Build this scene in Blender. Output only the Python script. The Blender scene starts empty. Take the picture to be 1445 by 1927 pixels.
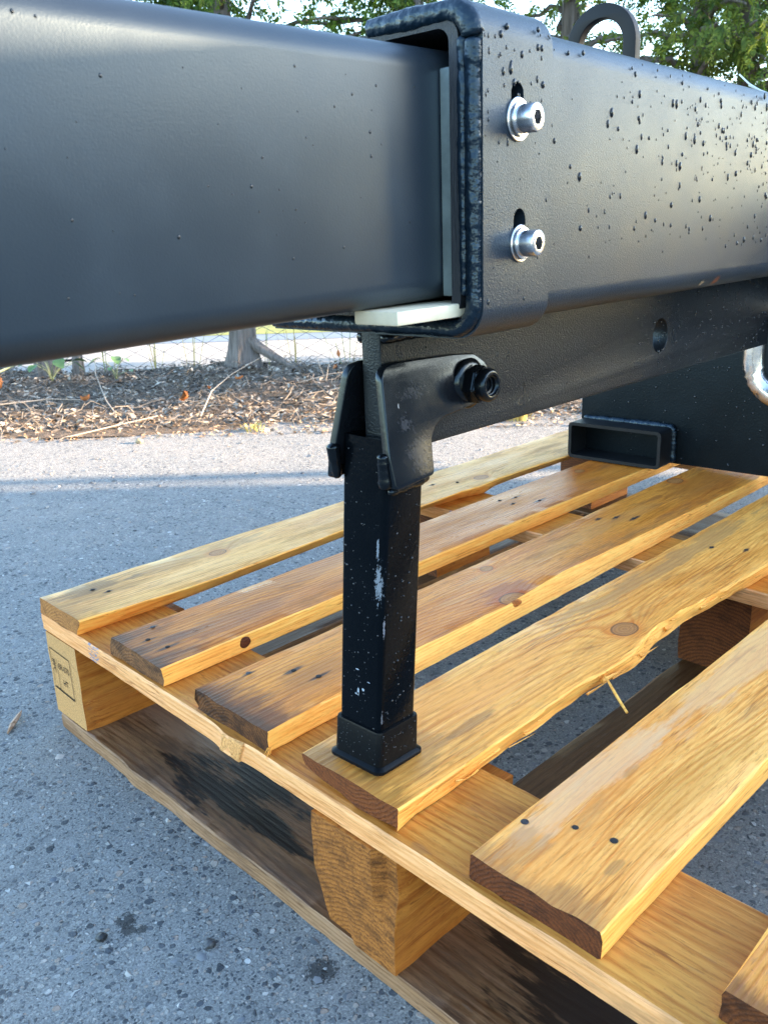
import bpy, bmesh, math, random
import numpy as np
from mathutils import Matrix, Vector

scene = bpy.context.scene
col = scene.collection
R = math.radians

# ------------------------------------------------------------------ camera
CAM_POS = Vector((-0.4135, -1.0504, 0.6221))
YAW, PITCH, ROLL = 0.7903, 0.3178, -0.0319
cam_data = bpy.data.cameras.new('camera')
cam = bpy.data.objects.new('camera', cam_data)
col.objects.link(cam)
fwd = Vector((math.cos(PITCH) * math.cos(YAW), math.cos(PITCH) * math.sin(YAW), -math.sin(PITCH)))
r0 = Vector((math.sin(YAW), -math.cos(YAW), 0))
u0 = r0.cross(fwd)
rr = math.cos(ROLL) * r0 + math.sin(ROLL) * u0
uu = rr.cross(fwd)
cam.matrix_world = Matrix(((rr.x, uu.x, -fwd.x, CAM_POS.x), (rr.y, uu.y, -fwd.y, CAM_POS.y),
                           (rr.z, uu.z, -fwd.z, CAM_POS.z), (0, 0, 0, 1)))
cam_data.sensor_fit = 'VERTICAL'
cam_data.sensor_height = 36.0
cam_data.lens = 36.0 * 1650.4 / 1927.0
cam_data.clip_start = 0.02
cam_data.clip_end = 2000
cam_data.dof.use_dof = True
cam_data.dof.focus_distance = 0.86
cam_data.dof.aperture_fstop = 20.0
scene.camera = cam

# ------------------------------------------------------------------ sky, sun, exposure
SUN_AZ, SUN_EL = R(-45.5), R(13)          # azimuth counted from +X towards +Y
world = bpy.data.worlds.new('World')
scene.world = world
world.use_nodes = True
wnt = world.node_tree
for n in list(wnt.nodes):
    wnt.nodes.remove(n)
sky = wnt.nodes.new('ShaderNodeTexSky')
sky.sky_type = 'NISHITA'
sky.sun_disc = False
sky.sun_elevation = SUN_EL
sky.sun_rotation = math.atan2(math.cos(SUN_AZ), math.sin(SUN_AZ))
sky.altitude = 0
sky.air_density = 1.0
sky.dust_density = 0.7
sky.ozone_density = 1.0
bg = wnt.nodes.new('ShaderNodeBackground')
bg.inputs['Strength'].default_value = 0.15
wo = wnt.nodes.new('ShaderNodeOutputWorld')
tint = wnt.nodes.new('ShaderNodeMix')           # cool white balance of the photograph
tint.data_type = 'RGBA'; tint.blend_type = 'MULTIPLY'
tint.inputs[0].default_value = 1.0
tint.inputs[7].default_value = (0.90, 0.97, 1.04, 1)
wnt.links.new(sky.outputs[0], tint.inputs[6])
wnt.links.new(tint.outputs[2], bg.inputs[0])
wnt.links.new(bg.outputs[0], wo.inputs[0])

sun_data = bpy.data.lights.new('sun', 'SUN')
sun_data.energy = 4.8
sun_data.angle = R(0.6)
sun_data.color = (1.0, 0.74, 0.49)
sun = bpy.data.objects.new('sun', sun_data)
col.objects.link(sun)
sdir = Vector((math.cos(SUN_EL) * math.cos(SUN_AZ), math.cos(SUN_EL) * math.sin(SUN_AZ), math.sin(SUN_EL)))
sun.rotation_euler = sdir.to_track_quat('Z', 'Y').to_euler()
sun.location = sdir * 20

scene.view_settings.view_transform = 'Standard'
scene.view_settings.look = 'None'
scene.view_settings.exposure = 3.22
scene.view_settings.gamma = 1.0
scene.view_settings.use_curve_mapping = False
scene.render.engine = 'CYCLES'
scene.cycles.use_denoising = True
scene.cycles.denoising_prefilter = 'NONE'      # keeps the fine wood and asphalt texture
scene.cycles.denoising_input_passes = 'RGB_ALBEDO_NORMAL'
scene.cycles.sample_clamp_indirect = 0.35
scene.cycles.use_adaptive_sampling = False
scene.cycles.caustics_reflective = False
scene.cycles.caustics_refractive = False
scene.cycles.blur_glossy = 0.6
scene.cycles.max_bounces = 8
scene.cycles.transparent_max_bounces = 8

rng = np.random.default_rng(7)
random.seed(7)
SLAT_TOP = 0.1803

# ------------------------------------------------------------------ small helpers
def tag(o, label=None, cat=None, group=None, kind=None):
    if label: o['label'] = label
    if cat: o['category'] = cat
    if group: o['group'] = group
    if kind: o['kind'] = kind
    return o

def put(o, parent=None):
    col.objects.link(o)
    if parent is not None:
        o.parent = parent
    return o

def empty(name, loc=(0, 0, 0), mat=None, parent=None):
    o = bpy.data.objects.new(name, None)
    o.empty_display_size = 0.05
    put(o, parent)
    if mat is not None: o.matrix_basis = mat
    else: o.location = loc
    return o

def mk(name, V, F, mats=None, parent=None, smooth=None, idx=None):
    """one mesh object; smooth = angle in degrees below which edges shade smooth"""
    me = bpy.data.meshes.new(name)
    V = np.asarray(V, dtype=np.float32)
    if isinstance(F, np.ndarray):
        nf, k = F.shape
        me.vertices.add(len(V)); me.vertices.foreach_set('co', V.ravel())
        me.loops.add(nf * k); me.loops.foreach_set('vertex_index', F.astype(np.int32).ravel())
        me.polygons.add(nf); me.polygons.foreach_set('loop_start', np.arange(0, nf * k, k, dtype=np.int32))
        try: me.polygons.foreach_set('loop_total', np.full(nf, k, dtype=np.int32))
        except Exception: pass
        me.update(calc_edges=True)
    else:
        me.from_pydata([tuple(map(float, v)) for v in V], [], F)
    me.validate()
    mats = mats if isinstance(mats, (list, tuple)) else [mats]
    for m in mats:
        if m: me.materials.append(m)
    if idx is not None:
        me.polygons.foreach_set('material_index', np.asarray(idx, dtype=np.int32))
    if smooth is not None:
        me.polygons.foreach_set('use_smooth', np.ones(len(me.polygons), dtype=bool))
        if smooth < 180: me.set_sharp_from_angle(angle=R(smooth))
    me.update()
    o = bpy.data.objects.new(name, me)
    put(o, parent)
    return o

def bm_obj(name, bm, mats, parent=None, smooth=None):
    bmesh.ops.recalc_face_normals(bm, faces=bm.faces)
    me = bpy.data.meshes.new(name)
    bm.to_mesh(me); bm.free()
    mats = mats if isinstance(mats, (list, tuple)) else [mats]
    for m in mats: me.materials.append(m)
    if smooth is not None:
        for p in me.polygons: p.use_smooth = True
        if smooth < 180: me.set_sharp_from_angle(angle=R(smooth))
    o = bpy.data.objects.new(name, me)
    put(o, parent)
    return o

def box_bm(x0, x1, y0, y1, z0, z1, bev=0.0, seg=2, bm=None):
    bm2 = bmesh.new()
    vs = [bm2.verts.new((x, y, z)) for x in (x0, x1) for y in (y0, y1) for z in (z0, z1)]
    for f in ((0, 1, 3, 2), (4, 6, 7, 5), (0, 4, 5, 1), (2, 3, 7, 6), (0, 2, 6, 4), (1, 5, 7, 3)):
        bm2.faces.new([vs[i] for i in f])
    bmesh.ops.recalc_face_normals(bm2, faces=bm2.faces)
    if bev > 0:
        bmesh.ops.bevel(bm2, geom=bm2.edges[:], offset=bev, segments=seg, profile=0.5, affect='EDGES')
    if bm is None: return bm2
    me = bpy.data.meshes.new('tmp'); bm2.to_mesh(me); bm2.free()
    bm.from_mesh(me); bpy.data.meshes.remove(me)
    return bm

def rrect(hy, hz, r, n=6, cy=0.0, cz=0.0):
    """rounded rectangle loop, counter-clockwise"""
    pts = []
    for (sy, sz, a0) in ((1, 1, 0), (-1, 1, 90), (-1, -1, 180), (1, -1, 270)):
        for k in range(n + 1):
            a = R(a0 + 90 * k / n)
            pts.append((cy + sy * (hy - r) + r * math.cos(a), cz + sz * (hz - r) + r * math.sin(a)))
    return pts

def extrude_loops(outer, inner, x0, x1, segs=1):
    """hollow profile in the YZ plane swept along X, end rings closed"""
    n = len(outer)
    V, F = [], []
    xs = np.linspace(x0, x1, segs + 1)
    for x in xs: V += [(x, p[0], p[1]) for p in outer]
    for s in range(segs):
        for i in range(n):
            j = (i + 1) % n
            F.append((s * n + i, s * n + j, (s + 1) * n + j, (s + 1) * n + i))
    if inner is None:
        F.append(tuple(range(n))[::-1]); F.append(tuple(range(segs * n, segs * n + n)))
        return V, F
    b = len(V)
    for x in xs: V += [(x, p[0], p[1]) for p in inner]
    for s in range(segs):
        for i in range(n):
            j = (i + 1) % n
            F.append((b + s * n + j, b + s * n + i, b + (s + 1) * n + i, b + (s + 1) * n + j))
    for i in range(n):
        j = (i + 1) % n
        F.append((j, i, b + i, b + j))
        e = segs * n
        F.append((e + i, e + j, b + e + j, b + e + i))
    return V, F

def plate(name, splines, thick, bevel, mats, parent, to3d, smooth=40):
    """flat plate with holes from closed 2D outlines; to3d maps (u,v,w) to local space"""
    cu = bpy.data.curves.new('tmp', 'CURVE')
    cu.dimensions = '2D'; cu.fill_mode = 'BOTH'
    cu.extrude = thick / 2 - bevel
    cu.bevel_depth = bevel; cu.bevel_resolution = 2
    cu.offset = -bevel
    for pts in splines:
        sp = cu.splines.new('POLY')
        sp.points.add(len(pts) - 1)
        for p, q in zip(sp.points, pts): p.co = (q[0], q[1], 0, 1)
        sp.use_cyclic_u = True
    ob = bpy.data.objects.new('tmp', cu)
    me = bpy.data.meshes.new_from_object(ob)
    bpy.data.objects.remove(ob); bpy.data.curves.remove(cu)
    bm = bmesh.new(); bm.from_mesh(me); bpy.data.meshes.remove(me)
    bmesh.ops.remove_doubles(bm, verts=bm.verts, dist=1e-6)
    for v in bm.verts: v.co = Vector(to3d(v.co.x, v.co.y, v.co.z))
    return bm_obj(name, bm, mats, parent, smooth)

def round_poly(pts, r, n=5):
    """fillet the corners of a closed polygon"""
    out = []
    m = len(pts)
    for i in range(m):
        p0, p1, p2 = Vector(pts[i - 1]), Vector(pts[i]), Vector(pts[(i + 1) % m])
        rad = r[i] if isinstance(r, (list, tuple)) else r
        d0, d1 = (p0 - p1), (p2 - p1)
        t = min(rad, d0.length * .45, d1.length * .45)
        if t < 1e-5: out.append(tuple(p1)); continue
        a, b = p1 + d0.normalized() * t, p1 + d1.normalized() * t
        for k in range(n + 1):
            s = k / n
            q = a * (1 - s) ** 2 + p1 * 2 * s * (1 - s) + b * s * s
            out.append(tuple(q))
    return out

def circle(cx, cy, r, n=32, sx=1.0):
    return [(cx + sx * r * math.cos(2 * math.pi * k / n), cy + r * math.sin(2 * math.pi * k / n)) for k in range(n)]

def lathe(profile, n=40, axis='Y'):
    """profile = [(along, radius)]; surface of revolution about the axis"""
    V, F = [], []
    for a, r in profile:
        for k in range(n):
            t = 2 * math.pi * k / n
            c, s = r * math.cos(t), r * math.sin(t)
            V.append((c, a, s) if axis == 'Y' else ((a, c, s) if axis == 'X' else (c, s, a)))
    m = len(profile)
    for i in range(m - 1):
        for k in range(n):
            l = (k + 1) % n
            F.append((i * n + k, i * n + l, (i + 1) * n + l, (i + 1) * n + k))
    return V, F

def tube_mesh(paths, radii, n=8):
    """paths: list of point lists; radii: per-path scalar or list"""
    V, F = [], []
    for P, rad in zip(paths, radii):
        P = [Vector(p) for p in P]
        base = len(V)
        up = Vector((0.123, 0.31, 0.94))
        for i, p in enumerate(P):
            t = (P[min(i + 1, len(P) - 1)] - P[max(i - 1, 0)]).normalized()
            a = t.cross(up)
            if a.length < .05: a = t.cross(Vector((1, 0, 0)))
            a.normalize(); b = t.cross(a)
            rd = rad[i] if isinstance(rad, (list, tuple, np.ndarray)) else rad
            for k in range(n):
                w = 2 * math.pi * k / n
                V.append(tuple(p + a * (rd * math.cos(w)) + b * (rd * math.sin(w))))
        for i in range(len(P) - 1):
            for k in range(n):
                l = (k + 1) % n
                F.append((base + i * n + k, base + i * n + l, base + (i + 1) * n + l, base + (i + 1) * n + k))
        F.append(tuple(base + k for k in range(n))[::-1])
        e = base + (len(P) - 1) * n
        F.append(tuple(e + k for k in range(n)))
    return V, F

# ------------------------------------------------------------------ shader helpers
class S:
    """a float socket with arithmetic"""
    def __init__(s, g, k): s.g, s.k = g, k
    def _op(s, op, *a): return s.g.m(op, s, *a)
    def __add__(s, o): return s._op('ADD', o)
    __radd__ = __add__
    def __mul__(s, o): return s._op('MULTIPLY', o)
    __rmul__ = __mul__
    def __sub__(s, o): return s._op('SUBTRACT', o)
    def __rsub__(s, o): return s.g.m('SUBTRACT', o, s)
    def __truediv__(s, o): return s._op('DIVIDE', o)
    def __pow__(s, o): return s._op('POWER', o)

class Gr:
    def __init__(self, name):
        self.mat = bpy.data.materials.new(name)
        self.mat.use_nodes = True
        self.nt = self.mat.node_tree
        self.p = self.nt.nodes['Principled BSDF']
        self.out = self.nt.nodes['Material Output']
    def new(self, t): return self.nt.nodes.new(t)
    def link(self, a, b): self.nt.links.new(a.k if isinstance(a, S) else a, b)
    def _set(self, sock, v):
        if isinstance(v, S): self.nt.links.new(v.k, sock)
        elif hasattr(v, 'is_linked') or isinstance(v, bpy.types.NodeSocket): self.nt.links.new(v, sock)
        elif isinstance(v, (tuple, list)) and len(v) == 3 and sock.type == 'RGBA': sock.default_value = (*v, 1)
        else: sock.default_value = v
    def m(self, op, *a):
        n = self.new('ShaderNodeMath'); n.operation = op
        for i, v in enumerate(a): self._set(n.inputs[i], v)
        return S(self, n.outputs[0])
    def xyz(self, space='Object'):
        tc = self.new('ShaderNodeTexCoord')
        sp = self.new('ShaderNodeSeparateXYZ')
        self.link(tc.outputs[space], sp.inputs[0])
        return [S(self, sp.outputs[i]) for i in range(3)]
    def vec(self, x, y, z):
        c = self.new('ShaderNodeCombineXYZ')
        for i, v in enumerate((x, y, z)): self._set(c.inputs[i], v)
        return c.outputs[0]
    def noise(self, v, scale=1.0, detail=2.0, rough=0.5, dist=0.0, color=False):
        n = self.new('ShaderNodeTexNoise')
        self.link(v, n.inputs['Vector'])
        n.inputs['Scale'].default_value = scale
        n.inputs['Detail'].default_value = detail
        n.inputs['Roughness'].default_value = rough
        n.inputs['Distortion'].default_value = dist
        return n.outputs['Color'] if color else S(self, n.outputs['Fac'])
    def voro(self, v, scale, feature='F1', rand=1.0):
        n = self.new('ShaderNodeTexVoronoi')
        n.feature = feature
        self.link(v, n.inputs['Vector'])
        n.inputs['Scale'].default_value = scale
        n.inputs['Randomness'].default_value = rand
        return S(self, n.outputs['Distance']), (n.outputs['Color'] if 'Color' in n.outputs else None)
    def step(self, x, a, b, lo=0.0, hi=1.0):
        n = self.new('ShaderNodeMapRange'); n.interpolation_type = 'SMOOTHSTEP'
        self._set(n.inputs[0], x)
        n.inputs[1].default_value, n.inputs[2].default_value = a, b
        n.inputs[3].default_value, n.inputs[4].default_value = lo, hi
        return S(self, n.outputs[0])
    def mix(self, f, a, b, blend='MIX'):
        n = self.new('ShaderNodeMix'); n.data_type = 'RGBA'; n.blend_type = blend
        self._set(n.inputs[0], f); self._set(n.inputs[6], a); self._set(n.inputs[7], b)
        return n.outputs[2]
    def ramp(self, f, stops, interp='LINEAR'):
        n = self.new('ShaderNodeValToRGB'); n.color_ramp.interpolation = interp
        self._set(n.inputs[0], f)
        e = n.color_ramp.elements
        while len(e) < len(stops): e.new(0.5)
        for el, (p, c) in zip(e, stops): el.position = p; el.color = (*c, 1)
        return n.outputs[0]
    def sep(self, colr):
        n = self.new('ShaderNodeSeparateColor'); self.link(colr, n.inputs[0])
        return [S(self, n.outputs[i]) for i in range(3)]
    def bump(self, h, dist=0.001, strength=1.0):
        n = self.new('ShaderNodeBump')
        self._set(n.inputs['Height'], h)
        n.inputs['Distance'].default_value = dist
        n.inputs['Strength'].default_value = strength
        self.link(n.outputs[0], self.p.inputs['Normal'])
    def set(self, **kw):
        names = dict(color='Base Color', rough='Roughness', metal='Metallic', spec='Specular IOR Level',
                     trans='Transmission Weight', ior='IOR', coat='Coat Weight', coatr='Coat Roughness')
        for k, v in kw.items(): self._set(self.p.inputs[names[k]], v)
        return self.mat

# ------------------------------------------------------------------ materials
def wood(name, seed, light, late, dirt=0.3, dirtcol=(0.16, 0.12, 0.085), period=0.007, knots=(), nails=(),
         stain=None, rough=0.48, stripes=0.5, band=0.02, tilt=0.5, blue=None, patch=(), spec=0.3):
    wk = (1.12, 0.71, 0.28)
    light = tuple(a * b for a, b in zip(light, wk)); late = tuple(a * b for a, b in zip(late, (1.10, 0.58, 0.15)))
    wd_ = (1.12, 0.68, 0.32)
    dirtcol = tuple(a * b for a, b in zip(dirtcol, wd_))
    stain = [(a, b, c, tuple(p * q for p, q in zip(d, wd_))) for a, b, c, d in stain] if stain else None
    patch = [(*p[:5], tuple(a * b for a, b in zip(p[5], wd_))) for p in patch]
    g = Gr(name)
    x, y, z = g.xyz()
    sx = x + seed * 3.17
    warp = g.noise(g.vec(sx * 1.7, y * 6.0, z * 6.0), 1.0, 2.0, 0.5)
    f = y + z * tilt + (warp - 0.5) * 3.2 * band
    kd = []
    for (kx, ky, kr) in knots:
        dx, dy = (x - kx), (y - ky)
        d = g.m('SQRT', dx * dx * 0.16 + dy * dy)
        f = f + g.m('EXPONENT', d * (-1.0 / (kr * 1.9))) * (kr * 3.4)
        kd.append((g.m('SQRT', dx * dx * 0.55 + dy * dy), kr))
    wob = g.noise(g.vec(sx * 9.0, y * 60.0, z * 60.0), 1.0, 2.0)
    amp = g.noise(g.vec(sx * 2.7, f * 70.0, z * 9.0), 1.0, 3.0, 0.6)
    ring = g.m('SINE', f * (2 * math.pi / period) + wob * 0.9 + amp * 1.7) * 0.5 + 0.5
    ring = ring ** 2.0 * g.step(amp, 0.25, 0.75, 0.35, 1.0)
    fib = g.noise(g.vec(sx * 16.0, y * 230.0, z * 230.0), 1.0, 5.0, 0.72)
    fib2 = g.noise(g.vec(sx * 55.0 + 4.0, y * 420.0, z * 420.0), 1.0, 4.0, 0.75)
    tone = g.noise(g.vec(sx * 2.3, y * 16.0, z * 16.0), 1.0, 2.0)
    c = g.mix(ring * stripes, light, late)
    c = g.mix(g.step(tone, 0.36, 0.70) * 0.62, c, tuple(v * k for v, k in zip(late, (0.95, 0.85, 0.7))))
    c = g.mix(g.step(fib, 0.40, 0.66) * 0.55, c, (min(.95, light[0] * 1.22), light[1] * 1.24, light[2] * 1.4))
    c = g.mix(g.step(fib, 0.44, 0.30) * 0.5, c, (late[0] * .7, late[1] * .62, late[2] * .55))
    c = g.mix(g.step(fib2, 0.50, 0.72) * (0.32 + 0.3 * min(1, dirt * 2)), c, tuple(v * 0.42 for v in late))
    red = g.noise(g.vec(sx * 1.3 + 2.0, y * 9.0, z * 9.0), 1.0, 3.0, 0.6)
    c = g.mix(g.step(red, 0.48, 0.70) * 0.35, c, (late[0] * 0.95, late[1] * 0.72, late[2] * 0.55))
    c = g.mix(ring * g.step(amp, 0.30, 0.62) * min(1.0, stripes * 0.75), c, (late[0] * 0.80, late[1] * 0.66, late[2] * 0.55))
    # fine splits and raised fibres
    cr = g.noise(g.vec(sx * 5.0 + 1.0, y * 170.0, z * 170.0), 1.0, 2.0, 0.5)
    gate = g.noise(g.vec(sx * 9.0 + 7.0, y * 40.0, z * 40.0), 1.0, 2.0, 0.5)
    c = g.mix(g.step(g.m('ABSOLUTE', cr - 0.5), 0.022, 0.004) * g.step(gate, 0.46, 0.60) * 0.62, c, (late[0] * 0.42, late[1] * 0.34, late[2] * 0.3))
    c = g.mix(g.step(g.m('ABSOLUTE', cr - 0.42), 0.020, 0.004) * g.step(gate, 0.56, 0.44) * 0.5, c, (min(.95, light[0] * 1.3), light[1] * 1.35, light[2] * 1.7))
    # weathering: grey-brown grime lying along the grain
    dn = g.noise(g.vec(sx * 4.2 + 5.0, y * 26.0, z * 26.0), 1.0, 5.0, 0.65)
    dn2 = g.noise(g.vec(sx * 16.0 + 9.0, y * 70.0, z * 70.0), 1.0, 4.0, 0.7)
    dm = g.step(dn + (dn2 - 0.5) * 0.5, 0.66 - 0.32 * dirt, 0.98 - 0.30 * dirt)
    c = g.mix(dm * 0.85, c, dirtcol)
    spk = g.noise(g.vec(sx * 190.0, y * 260.0, z * 260.0), 1.0, 4.0, 0.8)
    c = g.mix(g.step(spk, 0.62, 0.72) * (0.12 + 0.6 * dirt), c, (0.07, 0.042, 0.025))
    scr = g.noise(g.vec(sx * 11.0 + y * 160.0, y * 40.0 - x * 30.0, z * 40.0), 1.0, 2.0, 0.5)
    c = g.mix(g.step(scr, 0.70, 0.74) * 0.35 * dirt, c, (0.10, 0.08, 0.07))
    if stain:
        for (px, reach, amt, scol) in stain:
            q = g.m('ABSOLUTE', x - px) + (dn - 0.5) * reach * 2.4 + (dn2 - 0.5) * reach * 1.6 + (fib - 0.5) * reach * 0.6
            c = g.mix(g.step(q, reach * 0.9, reach * 0.15) * amt, c, scol)
    for (px, py, rx, ry, amt, pcol) in patch:
        q = g.m('SQRT', ((x - px) / rx) ** 2.0 + ((y - py) / ry) ** 2.0) + (dn - 0.5) * 2.4 + (dn2 - 0.5) * 2.0 + (fib - 0.5) * 0.5
        c = g.mix(g.step(q, 1.0, 0.55) * amt, c, pcol)
    for (nx, ny, ln, wd) in nails:
        q = g.m('SQRT', ((x - nx) / ln) ** 2.0 + ((y - ny) / wd) ** 2.0) + (fib - 0.5) * 1.6 + (dn2 - 0.5) * 1.2
        c = g.mix(g.step(q, 1.0, 0.25) * 0.92, c, (0.022, 0.016, 0.018))
    for d, kr in kd:
        kn = d + (wob - 0.5) * kr * 0.35
        c = g.mix(g.step(kn, kr * 2.0, kr * 0.9) * 0.5, c, (late[0] * 0.85, late[1] * 0.55, late[2] * 0.35))
        rings = g.m('SINE', kn * (2 * math.pi / (kr * 0.33))) * 0.5 + 0.5
        core = g.mix(rings * 0.5, (0.40, 0.155, 0.04), (0.22, 0.075, 0.018))
        c = g.mix(g.step(kn, kr * 1.02, kr * 0.92), c, core)
        c = g.mix(g.step(g.m('ABSOLUTE', kn - kr), kr * 0.14, kr * 0.03) * 0.7, c, (0.06, 0.028, 0.014))
    if blue:
        by0, by1, bx0, bx1 = blue
        q = g.noise(g.vec(x * 120.0, z * 700.0, y * 300.0), 1.0, 3.0, 0.7)
        mk_ = g.step(x, bx0, bx0 + 0.004) * g.step(x, bx1, bx1 - 0.004) * g.step(q, 0.48, 0.56)
        c = g.mix(mk_ * 0.85, c, (0.03, 0.14, 0.27))
    h = fib * 0.5 + ring * 0.25 + fib2 * 0.35 - dm * 0.15
    g.bump(h, 0.0011, 0.75)
    rg = g.step(dn, 0.3, 0.75, rough - 0.10, rough + 0.17)
    return g.set(color=c, rough=rg, spec=spec)

def endgrain(name, seed, colr, dark, cy=0.0, cz=-0.04, period=0.0042, wet=0.5, contrast=0.6):
    colr = tuple(a * b for a, b in zip(colr, (1.2, 0.80, 0.46))); dark = tuple(a * b for a, b in zip(dark, (1.15, 0.80, 0.55)))
    g = Gr(name)
    x, y, z = g.xyz()
    wob = g.noise(g.vec(x * 20.0 + seed, y * 38.0, z * 38.0), 1.0, 5.0, 0.65)
    d = g.m('SQRT', (y - cy) ** 2.0 + (z - cz) ** 2.0) + (wob - 0.5) * 0.011
    ring = (g.m('SINE', d * (2 * math.pi / period)) * 0.5 + 0.5) ** 1.6
    c = g.mix(ring * contrast, colr, dark)
    n = g.noise(g.vec(x * 520.0, y * 520.0, z * 520.0 + seed), 1.0, 4.0, 0.8)
    c = g.mix(g.step(n, 0.5, 0.66) * 0.7, c, tuple(v * 0.35 for v in dark))
    c = g.mix(g.step(n, 0.46, 0.32) * 0.6, c, tuple(min(1, v * 1.5) for v in colr))
    big = g.noise(g.vec(x * 50.0, y * 50.0 + seed, z * 90.0), 1.0, 4.0, 0.6)
    c = g.mix(g.step(big, 0.55 - 0.25 * wet, 0.85 - 0.2 * wet) * (0.4 + 0.5 * wet), c, tuple(v * 0.22 for v in dark))
    g.bump(n * 0.7 + ring * 0.3, 0.0016, 0.9)
    return g.set(color=c, rough=0.75, spec=0.25)

def paint(name, colr=(0.012, 0.014, 0.017), rough=0.34, grain=900.0, gdist=0.00045, rvar=0.08, scuffs=(), rust=(), spec=0.5,
          gstr=0.7, blotch=0.0):
    g = Gr(name)
    x, y, z = g.xyz()
    v = g.vec(x, y, z)
    n = g.noise(v, grain, 2.0, 0.5)
    n2 = g.noise(v, grain * 0.7, 2.0, 0.5)
    big = g.noise(v, 14.0, 4.0, 0.6)
    c = g.mix(g.step(big, 0.4, 0.8) * 0.6, colr, tuple(k * 1.5 + 0.0005 for k in colr))
    fine = g.noise(g.vec(x * 900.0, y * 900.0, z * 300.0), 1.0, 3.0, 0.7)
    for (px, py, pz, rx, ry, rz, thr, sc) in scuffs:
        q = g.m('SQRT', ((x - px) / rx) ** 2.0 + ((y - py) / ry) ** 2.0 + ((z - pz) / rz) ** 2.0)
        s2 = g.noise(g.vec(x * 420.0 + z * 180.0, y * 420.0 + z * 120.0, z * 130.0 - x * 60.0), 1.0, 4.0, 0.8)
        mk_ = g.step(q + (s2 - 0.5) * thr, 0.95, 0.80)
        c = g.mix(mk_, c, sc)
    for (px, py, pz, r, sc) in rust:
        q = g.m('SQRT', (x - px) ** 2.0 + (y - py) ** 2.0 + (z - pz) ** 2.0) / r + (fine - 0.5) * 1.2
        c = g.mix(g.step(q, 1.0, 0.5), c, sc)
    g.bump(n * 0.6 + n2 * 0.4, gdist, gstr)
    rg = g.step(big, 0.3, 0.75, rough - rvar, rough + rvar)
    g.p.inputs['Specular Tint'].default_value = (0.66, 0.85, 1.0, 1)
    return g.set(color=c, rough=rg, spec=spec)

def simple(name, colr, rough=0.6, metal=0.0, var=0.25, scale=60.0, bump=0.0, spec=0.5, stretch=(1, 1, 1)):
    g = Gr(name)
    x, y, z = g.xyz()
    n = g.noise(g.vec(x * stretch[0], y * stretch[1], z * stretch[2]), scale, 4.0, 0.6)
    c = g.mix(g.step(n, 0.3, 0.75) * var * 2, colr, tuple(k * 0.45 for k in colr))
    if bump > 0: g.bump(n, bump, 0.8)
    return g.set(color=c, rough=rough, metal=metal, spec=spec)

M = {}
M['boom'] = paint('boom_powder_coat', (0.017, 0.023, 0.030), 0.36, 900.0, 0.00012, 0.03, spec=0.45)
M['boom_far'] = paint('outer_powder_coat', (0.014, 0.021, 0.030), 0.36, 950.0, 0.00055, 0.03,
                      spec=0.36, rust=((0.187, -0.092, 0.131, 0.0035, (0.35, 0.13, 0.03)),
                            (0.395, -.095, -.0462, 0.0065, (0.34, 0.24, 0.14)), (0.43, -.095, -.0458, 0.0085, (0.22, 0.065, 0.02))))
M['web'] = paint('web_powder_coat', (0.008, 0.009, 0.011), 0.31, 800.0, 0.0009, 0.04, gstr=0.9, spec=0.32)
M['gloss'] = paint('gloss_black_paint', (0.003, 0.0035, 0.0045), 0.2, 300.0, 0.0003, 0.07, spec=0.3)
M['sawcut'] = simple('sawn_black_steel', (0.02, 0.022, 0.026), 0.5, 0.0, 0.3, 1.0, 0.0012, 0.4, (40, 1200, 40))
M['weld'] = paint('blue_black_weld', (0.003, 0.008, 0.015), 0.3, 150.0, 0.0035, 0.1, spec=0.4)
M['dark'] = simple('dull_black_steel', (0.006, 0.007, 0.009), 0.5, 0.0, 0.3, 40.0, 0.0005, 0.2)
M['galv'] = simple('galvanised_steel', (0.30, 0.36, 0.36), 0.42, 0.75, 0.28, 45.0, 0.0003)
M['nylon'] = simple('ivory_nylon', (0.74, 0.65, 0.47), 0.45, 0.0, 0.16, 55.0)
M['zinc'] = simple('zinc_plated_steel', (0.74, 0.74, 0.75), 0.27, 1.0, 0.2, 160.0, 0.0002)
M['chrome'] = simple('polished_steel', (0.70, 0.68, 0.66), 0.2, 1.0, 0.12, 50.0, 0.0003)
M['rubber'] = simple('black_rubber', (0.0022, 0.003, 0.004), 0.36, 0.0, 0.2, 120.0, 0.0003, 0.12)
M['wire'] = simple('clear_nylon_tie', (0.55, 0.56, 0.58), 0.3)
M['ink'] = simple('black_stamp_ink', (0.012, 0.011, 0.012), 0.8, 0.0, 0.3, 500.0, 0.0, 0.1)
M['nail'] = simple('rusty_nail', (0.07, 0.065, 0.07), 0.5, 0.7, 0.4, 400.0)
M['nailhole'] = simple('nail_hole_shadow_wood', (0.012, 0.010, 0.010), 0.9, 0, 0.2, 300.0)
g = Gr('water_on_black'); g.set(color=(0.008, 0.011, 0.015), rough=0.05, ior=1.33, spec=0.9); M['water'] = g.mat

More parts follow.
